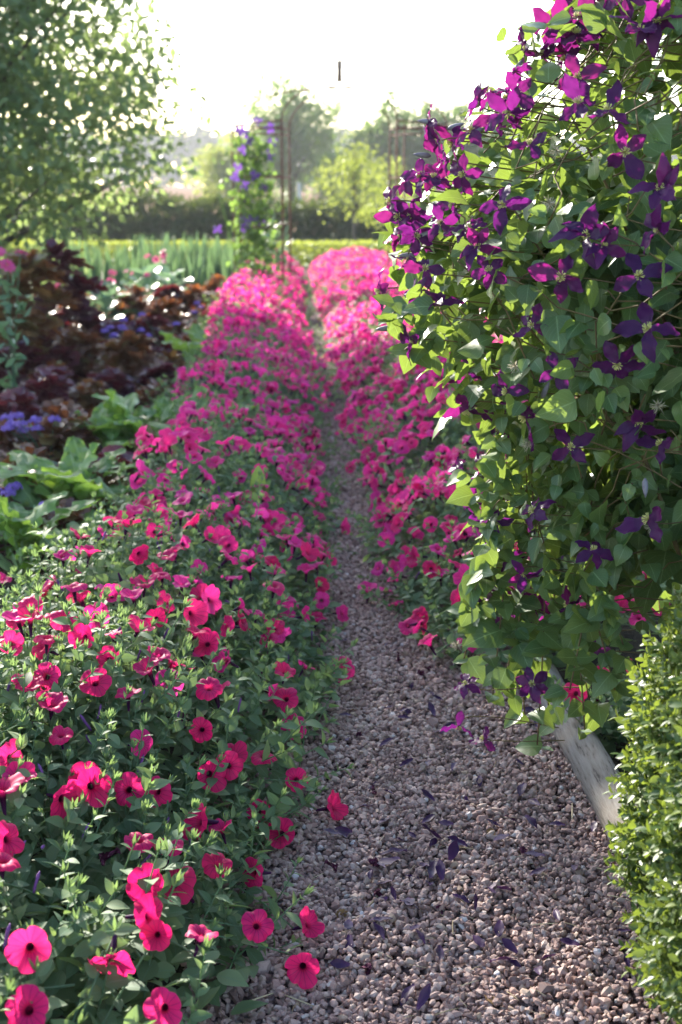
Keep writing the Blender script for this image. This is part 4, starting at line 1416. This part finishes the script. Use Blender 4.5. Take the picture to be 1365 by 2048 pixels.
# pink garden flowers behind the lettuces
def bloom_t(npet):
    g = Geo()
    t = leaf_t(2, 3, ell((0, .1), (.5, .28), (.85, .25), (1, .08)), .15, .1)
    t.lp = np.stack([t.lp[:, 1], t.lp[:, 0], t.lp[:, 2]], 1)
    for ring, (sz, el) in enumerate(((1, .1), (.75, .5))):
        a = np.arange(npet) * 2 * PI / npet + ring * .3
        d = np.stack([np.cos(a) * math.cos(el), np.sin(a) * math.cos(el), np.full(npet, math.sin(el))], 1)
        g.add(t, frames(d, np.tile([[0, 0, 1.]], (npet, 1)), sz))
    return g.mesh("pink_bloom", [M['pinkflower']])
BLOOM = bloom_t(10)
def tall_flower(px, py, Y, nb, label, spread=.15, sc=.05):
    p = P(px, py, Y)
    c = np.array([p[0], Y, 0.])
    root = thing("flowering_plant", c, label, "garden flower", "pink flowers behind the lettuces")
    g = Geo()
    for i in range(nb):
        e = np.array([p[0] + R.normal() * spread, Y + R.normal() * spread, p[2] + R.normal() * .06])
        g.add(tube(bez(c, c + [0, 0, p[2] * .5], e, 6), .004, 4))
        o = link("bloom", BLOOM, root, e - c)
        o.rotation_euler = (R.normal() * .6 + .5, R.normal() * .5, 0)
        o.scale = (sc,) * 3
    nl = 60
    d = rand_dirs(nl)
    g.add(LEAF_PET_LO, frames(d, rand_dirs(nl), .09), c + np.stack([R.normal(size=nl) * spread, R.normal(size=nl) * spread, R.uniform(.1, max(.2, p[2] - .1), nl)], 1))
    link("foliage", g.mesh("flower_foliage", [M['leek']], origin=c), root)
tall_flower(12, 512, 8.0, 3, "tall pink bloom at the photo's edge before the big leafy tree", .05, .06)
tall_flower(330, 515, 17, 6, "salmon pink spire of blooms before the leek bed", .12, .05)
tall_flower(200, 560, 14, 6, "low pink blooms scattered beside the blue-green cabbages", .25, .04)
tall_flower(60, 565, 12, 6, "low pink blooms behind the tall bolted lettuces", .3, .04)
tall_flower(260, 545, 16.5, 6, "low magenta blooms behind the cabbages", .3, .04)

# ------------------------------------------------------------------ iron arch (a hexagonal pavilion over the path)
AX, AY, AR = -.02, 17.0, 1.40
root = thing("iron_arch", (AX, AY, 0), "rusty thin iron garden pavilion arching over the path, with a two-pronged finial", "garden arch")
a0 = np.array([AX, AY, 0.])
hexa = [np.array([AR * math.cos(math.radians(k * 60)), AR * math.sin(math.radians(k * 60)) * .95, 0.]) for k in range(6)]
EZ, TZ = 2.33, 2.80
for k in range(6):
    pts = [hexa[k], hexa[k] + [0, 0, EZ * .5], hexa[k] + [0, 0, EZ]]
    link("post", Geo().add(tube(pts, .015, 6)).mesh("arch_post", [M['iron']]), root)
    t = np.linspace(0, PI / 2, 10)
    pts = np.stack([hexa[k][0] * np.cos(t), hexa[k][1] * np.cos(t), EZ + (TZ - EZ) * np.sin(t)], 1)
    link("roof_rib", Geo().add(tube(pts, .010, 5)).mesh("arch_rib", [M['iron']]), root)
    e0, e1 = hexa[k], hexa[(k + 1) % 6]
    if k in (1, 4):        # openings for the path
        zs = []
    else:
        zs = [.43, 1.05, 1.68, 2.25, EZ]
    for z in zs:
        link("rail", Geo().add(tube(np.array([e0 + [0, 0, z], (e0 + e1) / 2 + [0, 0, z], e1 + [0, 0, z]]), .011, 5)).mesh("arch_rail", [M['iron']]), root)
    if len(zs) > 1:
        m_ = e0 * .86 + e1 * .14
        link("bar", Geo().add(tube(np.array([m_, m_ + [0, 0, 1.], m_ + [0, 0, 2.3]]), .012, 5)).mesh("arch_bar", [M['iron']]), root)
g = Geo()
ft, fb = TZ + .02, TZ + .36
g.add(tube(np.array([[0, 0, ft + .05], [0, 0, ft + .18], [0, 0, fb - .05]]), [.040, .034, .042], 7))
for s_ in (-1, 1):
    g.add(tube(bez((0, 0, ft + .09), (s_ * .02, 0, ft + .03), (s_ * .075, 0, ft), 5), [.024, .02, .015, .01, .004], 5))
    g.add(tube(bez((0, 0, fb - .08), (s_ * .03, 0, fb - .03), (s_ * .045, 0, fb + .05), 5), [.024, .02, .014, .01, .004], 5))
link("finial", g.mesh("finial", [M['finial']]), root)

# blue clematis climbing the arch
c = np.array([AX - 1.18, AY - .35, 0.])
root = thing("climbing_clematis", c, "violet blue clematis climbing the iron arch beside the leeks", "clematis")
g = Geo()
n = 900
z = R.beta(1.3, 1.1, n) * 2.15
u = R.normal(size=n) * .17 + .12
p = np.stack([c[0] + u * .85 - .03, c[1] - u * .9 + R.normal(size=n) * .07, z + .05], 1)
d = R.normal(size=(n, 3)) + np.array([0, 0, -.4])
g.add(CLEAF_LO, frames(d, rand_dirs(n) + [0, 0, .5], R.uniform(.06, .10, n)), p)
for _ in range(6):
    e = c + np.array([R.normal() * .25, R.normal() * .15, R.uniform(1.2, 2.2)])
    g.add(tube(bez(c, c + [R.normal() * .2, 0, 1], e, 8), .006, 4))
link("vine", g.mesh("vine", [M['far_leaf']], origin=c), root)
BF = []
for s_ in range(2):
    BF.append(clem_flower_t(80 + s_, 4 + s_, .1, .1).mesh("blue_clematis_flower", [M['blueclem']]))
for (a, b) in [(515, 240), (540, 255), (490, 265), (545, 285), (520, 300), (485, 300), (535, 310), (475, 335), (505, 345), (510, 350), (470, 355), (530, 375), (490, 370), (485, 435), (500, 440), (490, 455), (435, 458), (495, 400), (480, 260), (520, 440), (500, 280), (540, 315)]:
    p = P(a, b, AY - .55 + R.normal() * .1)
    o = link("flower", BF[R.integers(0, 2)], root, p - c)
    o.rotation_mode = 'QUATERNION'
    o.rotation_quaternion = orient(unit((R.normal() * .4, -1, .2)))
    o.scale = (.075,) * 3

# bean-like green plants to the far side of the arch
def bushy(x, y, r, h, n, label, mname, leaf, lsize, cat, name, group=None, trunk=True):
    c = np.array([x, y, 0.])
    root = thing(name, c, label, cat, group)
    g = Geo()
    d = rand_dirs(n)
    d[:, 2] = np.abs(d[:, 2])
    rr = R.random(n) ** .45
    p = c + d * np.array([r, r, h]) * rr[:, None] * (1 + .2 * snoise(d[:, 0] * 3, d[:, 2] * 3 + d[:, 1], 1.5, x))[:, None]
    g.add(leaf, frames(d + R.normal(size=(n, 3)) * .6, np.array([0, 0, 1.]) + R.normal(size=(n, 3)) * .5, lsize * np.exp(R.normal(size=n) * .2)), p)
    link("foliage", g.mesh(name, [M[mname]], origin=c), root)
    s_ = Geo()
    for _ in range(7):
        e = c + rand_dirs(1)[0] * np.array([r, r, 0]) * .6 + [0, 0, h * .75]
        s_.add(tube(bez(c, c + [0, 0, h * .4], e, 6), [.012, .011, .009, .007, .005, .003], 5))
    link("stems", s_.mesh("stems", [M['stem']], origin=c), root)
bushy(1.5, 19.5, .7, .95, 900, "bright green bean bush standing behind the iron arch on the clematis side", 'pale_leaf', CLEAF_LO, .10, "bean plant", "bean_plant")
bushy(1.15, 21.5, .6, .80, 700, "low bright green bean bush between the arch and the clipped hedge", 'pale_leaf', CLEAF_LO, .10, "bean plant", "bean_plant")
bushy(2.6, 18.5, .9, 1.2, 900, "dark green leafy bush beyond the clematis beside the arch", 'clem_leaf', CLEAF_LO, .10, "bush", "garden_bush")
bushy(-1.15, 20.0, .35, 1.0, 260, "feathery pale green tuft of asparagus behind the arch and leeks", 'leek', TIPLEAF, .22, "asparagus", "asparagus_plant")

# ------------------------------------------------------------------ hedges
TL = T([(0, 0, 0), (.32, .45, .10), (0, 1, -.12), (-.32, .45, .10)], [(0, 1, 2), (0, 2, 3)], [(0, 0, 0), (1, .5, 0), (0, 1, 0), (-1, .5, 0)])
def hedge(name, x0, x1, y0, y1, h, n, size, mname, label, rough, topvar, zf=lambda x: 1.0, core='hedge_leaf'):
    c = np.array([(x0 + x1) / 2, (y0 + y1) / 2, 0.])
    g = Geo()
    x = R.uniform(x0, x1, n)
    face = R.random(n)
    hh = h * zf(x) * (1 + topvar * snoise(x, x * 0 + 1, 1.1, 2.))
    top = face < .45
    y = np.where(top, R.uniform(y0, y1, n), y0 + np.abs(R.normal(size=n)) * rough * 2)
    z = np.where(top, hh - np.abs(R.normal(size=n)) * rough, R.random(n) * hh)
    nr = np.where(top[:, None], np.array([[0, 0, 1.]]), np.array([[0, -1., .2]]))
    p = np.stack([x, y, z], 1) + R.normal(size=(n, 3)) * rough * .6
    d = rand_dirs(n) + nr * .6
    g.add(TL, frames(d, nr + R.normal(size=(n, 3)) * .7, size * np.exp(R.normal(size=n) * .25)), p)
    # woody, leafy inside
    ni = n // 3
    p = np.stack([R.uniform(x0, x1, ni), R.uniform(y0, y1, ni), R.random(ni) ** .8 * h * .85], 1)
    g.add(TL, frames(rand_dirs(ni), rand_dirs(ni), size * 2.2), p)
    o = link(name, g.mesh(name, [M[mname]], smooth=False, origin=c), loc=c)
    return tag(o, label, "hedge")
hedge("clipped_hedge", -9, 6, 25.8, 26.9, .46, 15000, .055, 'clip_leaf', "low flat-topped clipped hedge across the end of the path", .02, .02)
hedge("dark_hedge", -16, 14, 36, 38, 1.10, 24000, .13, 'hedge_leaf', "dark ragged hedge between the garden and the pale field", .14, .10,
      lambda x: 1 + .30 * np.exp(-((x + 5.7) / .8) ** 2) + .14 * np.exp(-((x + 3.6) / .7) ** 2) + .12 * np.exp(-((x + 2.0) / .6) ** 2))

# ------------------------------------------------------------------ trees
def tree(name, x, y, h, crown, n_cl, per, lsize, mname, label, cat="tree", group=None, base=.25, trunk_r=.12, cl_r=.35, lean=0., z0=0., shape=None, leaf=TL, nlimb=14, cut=None):
    """crown = (rx, ry); clusters of leaves through the crown's volume, limbs reach the clusters"""
    c = np.array([x, y, z0])
    root = thing(name, c, label, cat, group)
    rx, ry = crown
    cz, rz = h * (1 + base) / 2, h * (1 - base) / 2
    cl = []
    while len(cl) < n_cl:
        d = rand_dirs(1)[0]
        r = R.random() ** .40
        q = d * r
        k = 1 + .28 * float(snoise(d[0] * 2 + d[2], d[1] * 2 - d[2], 1.6, x))
        q = q * k
        zz = cz + q[2] * rz
        sx = shape(zz / h) if shape else 1
        cl.append(np.array([q[0] * rx * sx + lean * zz, q[1] * ry * sx, zz]))
    cl = np.array(cl)
    if cut is not None:
        cl = cl[cut(cl + c)]
    n = len(cl) * per
    cc = np.repeat(cl, per, 0)
    off = R.normal(size=(n, 3)) * cl_r * np.array([1, 1, .75]) * np.repeat(R.uniform(.5, 1.2, len(cl)), per)[:, None]
    p = c + cc + off
    p[:, 2] = np.maximum(p[:, 2], z0 + .05)
    d = unit(off + 1e-6) * .6 + rand_dirs(n) * .7 + np.array([0, 0, -.35])
    g = Geo()
    g.add(leaf, frames(d, np.array([0, 0, 1.]) + rand_dirs(n) * .9, lsize * np.exp(R.normal(size=n) * .22)), p, np.mod(np.repeat(R.random(len(cl)) * .45, per) + R.random(n) * .5, 1))
    link("crown", g.mesh(name + "_crown", [M[mname]], smooth=False, origin=c), root)
    g = Geo()
    top = c + np.array([lean * h, 0, h * .9])
    mids = bez(c, c + np.array([0, 0, h * .5]), top, 9)
    g.add(tube(mids, np.linspace(trunk_r, trunk_r * .15, 9), 8))
    for k in R.integers(0, len(cl), nlimb):
        e = c + cl[k]
        s_ = mids[min(7, max(1, int((e[2] - z0) / h * 6)))]
        g.add(tube(bez(s_, (s_ + e) / 2 + [0, 0, -.05 * h * 0], e, 6), np.linspace(trunk_r * .4, trunk_r * .06, 6), 5))
    link("trunk", g.mesh(name + "_trunk", [M['bark']], origin=c), root)
    return root

TLB = leaf_t(2, 3, ell((0, .05), (.3, .30), (.6, .28), (1, .02)), .15, .2)
tree("leafy_tree", -4.1, 13.2, 5.35, (2.65, 1.9), 780, 50, .086, 'tree_leaf', "big leafy tree filling the corner behind the lettuces, its twigs against the white sky", base=.02, trunk_r=.10, cl_r=.23, leaf=TLB, nlimb=80, shape=lambda t: 1.12 - .42 * t,
     cut=lambda q: ~(((q[:, 0] > -2.65) & (q[:, 2] < 1.6)) | ((q[:, 0] > -3.1) & (q[:, 2] < 1.0))))
tree("pear_tree", .30, 29, 2.8, (.85, .8), 75, 22, .075, 'pale_leaf', "small sunlit pear tree with loose upright shoots behind the arch", base=.25, trunk_r=.05, cl_r=.13, nlimb=26,
     shape=lambda t: 1.15 - .75 * max(0, t - .3))
tree("pear_tree", 1.15, 31, 2.2, (.55, .5), 30, 30, .085, 'pale_leaf', "narrow sunlit fruit tree beside the arch post, partly behind the clematis", base=.3, trunk_r=.04, cl_r=.13, nlimb=14, group=None)
tree("broad_tree", -3.5, 92, 9.1, (3.7, 3.0), 250, 40, .30, 'far_leaf', "tall broad tree rising straight behind the iron arch", base=.10, trunk_r=.30, cl_r=.50, nlimb=40)
tree("round_tree", -7.6, 88, 5.2, (2.3, 2.0), 110, 44, .26, 'pale_leaf', "lower pale round tree at the field's edge beside the tall broad tree", base=.02, trunk_r=.2, cl_r=.45)
for (x, hh, rx, l) in [(2.7, 7.3, 1.7, "grey-green tree next to the tall broad tree above the pear tree"), (5.0, 7.6, 1.8, "middle grey-green tree of the group above the pear tree"), (7.6, 7.2, 2.0, "grey-green tree whose lower half hides behind the clematis"), (.6, 4.6, 1.8, "low dark tree filling the gap behind the pear tree")]:
    tree("field_tree", x, 86, hh, (rx, 1.6), 130, 44, .28, 'far_leaf', l, base=.05, trunk_r=.2, cl_r=.42, group="trees beyond the dark hedge")
tree("field_tree", 11, 84, 7.5, (2.6, 2), 110, 40, .28, 'far_leaf', "far tree hidden behind the clematis bush", base=.05, trunk_r=.2, cl_r=.45, group="trees beyond the dark hedge")
tree("field_bush", -10.0, 43, 2.9, (1.0, 1.0), 60, 40, .13, 'pale_leaf', "sunlit yellow-green bush glimpsed under the big leafy tree's twigs", cat="bush", base=.05, trunk_r=.06, cl_r=.25)
tree("field_bush", -12.5, 45, 5.0, (2.6, 1.8), 120, 40, .16, 'far_leaf', "dark tall bush behind the big leafy tree", cat="bush", base=.02, trunk_r=.1, cl_r=.4)

# far wood: one mass on the horizon
g = Geo()
n = 42000
x = R.uniform(-260, 200, n)
y = R.uniform(330, 352, n)
hh = 13.5 * (1 + .18 * snoise(x, x * 0, .09, 4.) + .10 * snoise(x, x * 0, .5, 1.)) * np.interp(x, [-60, -38, 40], [1.0, 1.0, .85])
z = field_z(0, 330) + hh * R.random(n) ** .7
g.add(TL, frames(rand_dirs(n), rand_dirs(n) + [0, -.6, .6], R.uniform(1.4, 2.6, n)), np.stack([x, y, z], 1))
o = link("far_wood", g.mesh("far_wood", [M['wood_leaf']], smooth=False))
tag(o, "hazy blue wood along the horizon beyond the pale field", "wood", kind='stuff')

# white marker post in the field edge
o = link("wooden_post", Geo().add(tube(np.array([[0, 0, 0], [0, 0, .9], [0, 0, 1.75]]), [.07, .065, .06], 8)).mesh("wooden_post", [M['post_wood']]), loc=(P(599, 395, 39)[0], 39, 0))
tag(o, "pale wooden post above the dark hedge behind the iron arch", "post")

# ------------------------------------------------------------------ haze
if HAZE:
    v = [(x, y, z) for z in (-1.2, 26) for y in (-4, 372) for x in (-300, 300)]
    f = [(0, 2, 3, 1), (4, 5, 7, 6), (0, 1, 5, 4), (1, 3, 7, 5), (3, 2, 6, 7), (2, 0, 4, 6)]
    me = Geo().add(T(v, f)).mesh("haze", [], smooth=False)
    m, N, L = mat("haze_air")
    pv = N.new("ShaderNodeVolumePrincipled")
    pv.inputs['Color'].default_value = (.93, .95, 1, 1)
    pv.inputs['Density'].default_value = 0.0005
    pv.inputs['Anisotropy'].default_value = 0.3
    oo = N.new("ShaderNodeOutputMaterial")
    L.new(pv.outputs[0], oo.inputs[1])
    me.materials.append(m)
    o = link("haze", me)
    tag(o, "pale sunlit haze that fades the far trees and the wood", "haze", kind='stuff')
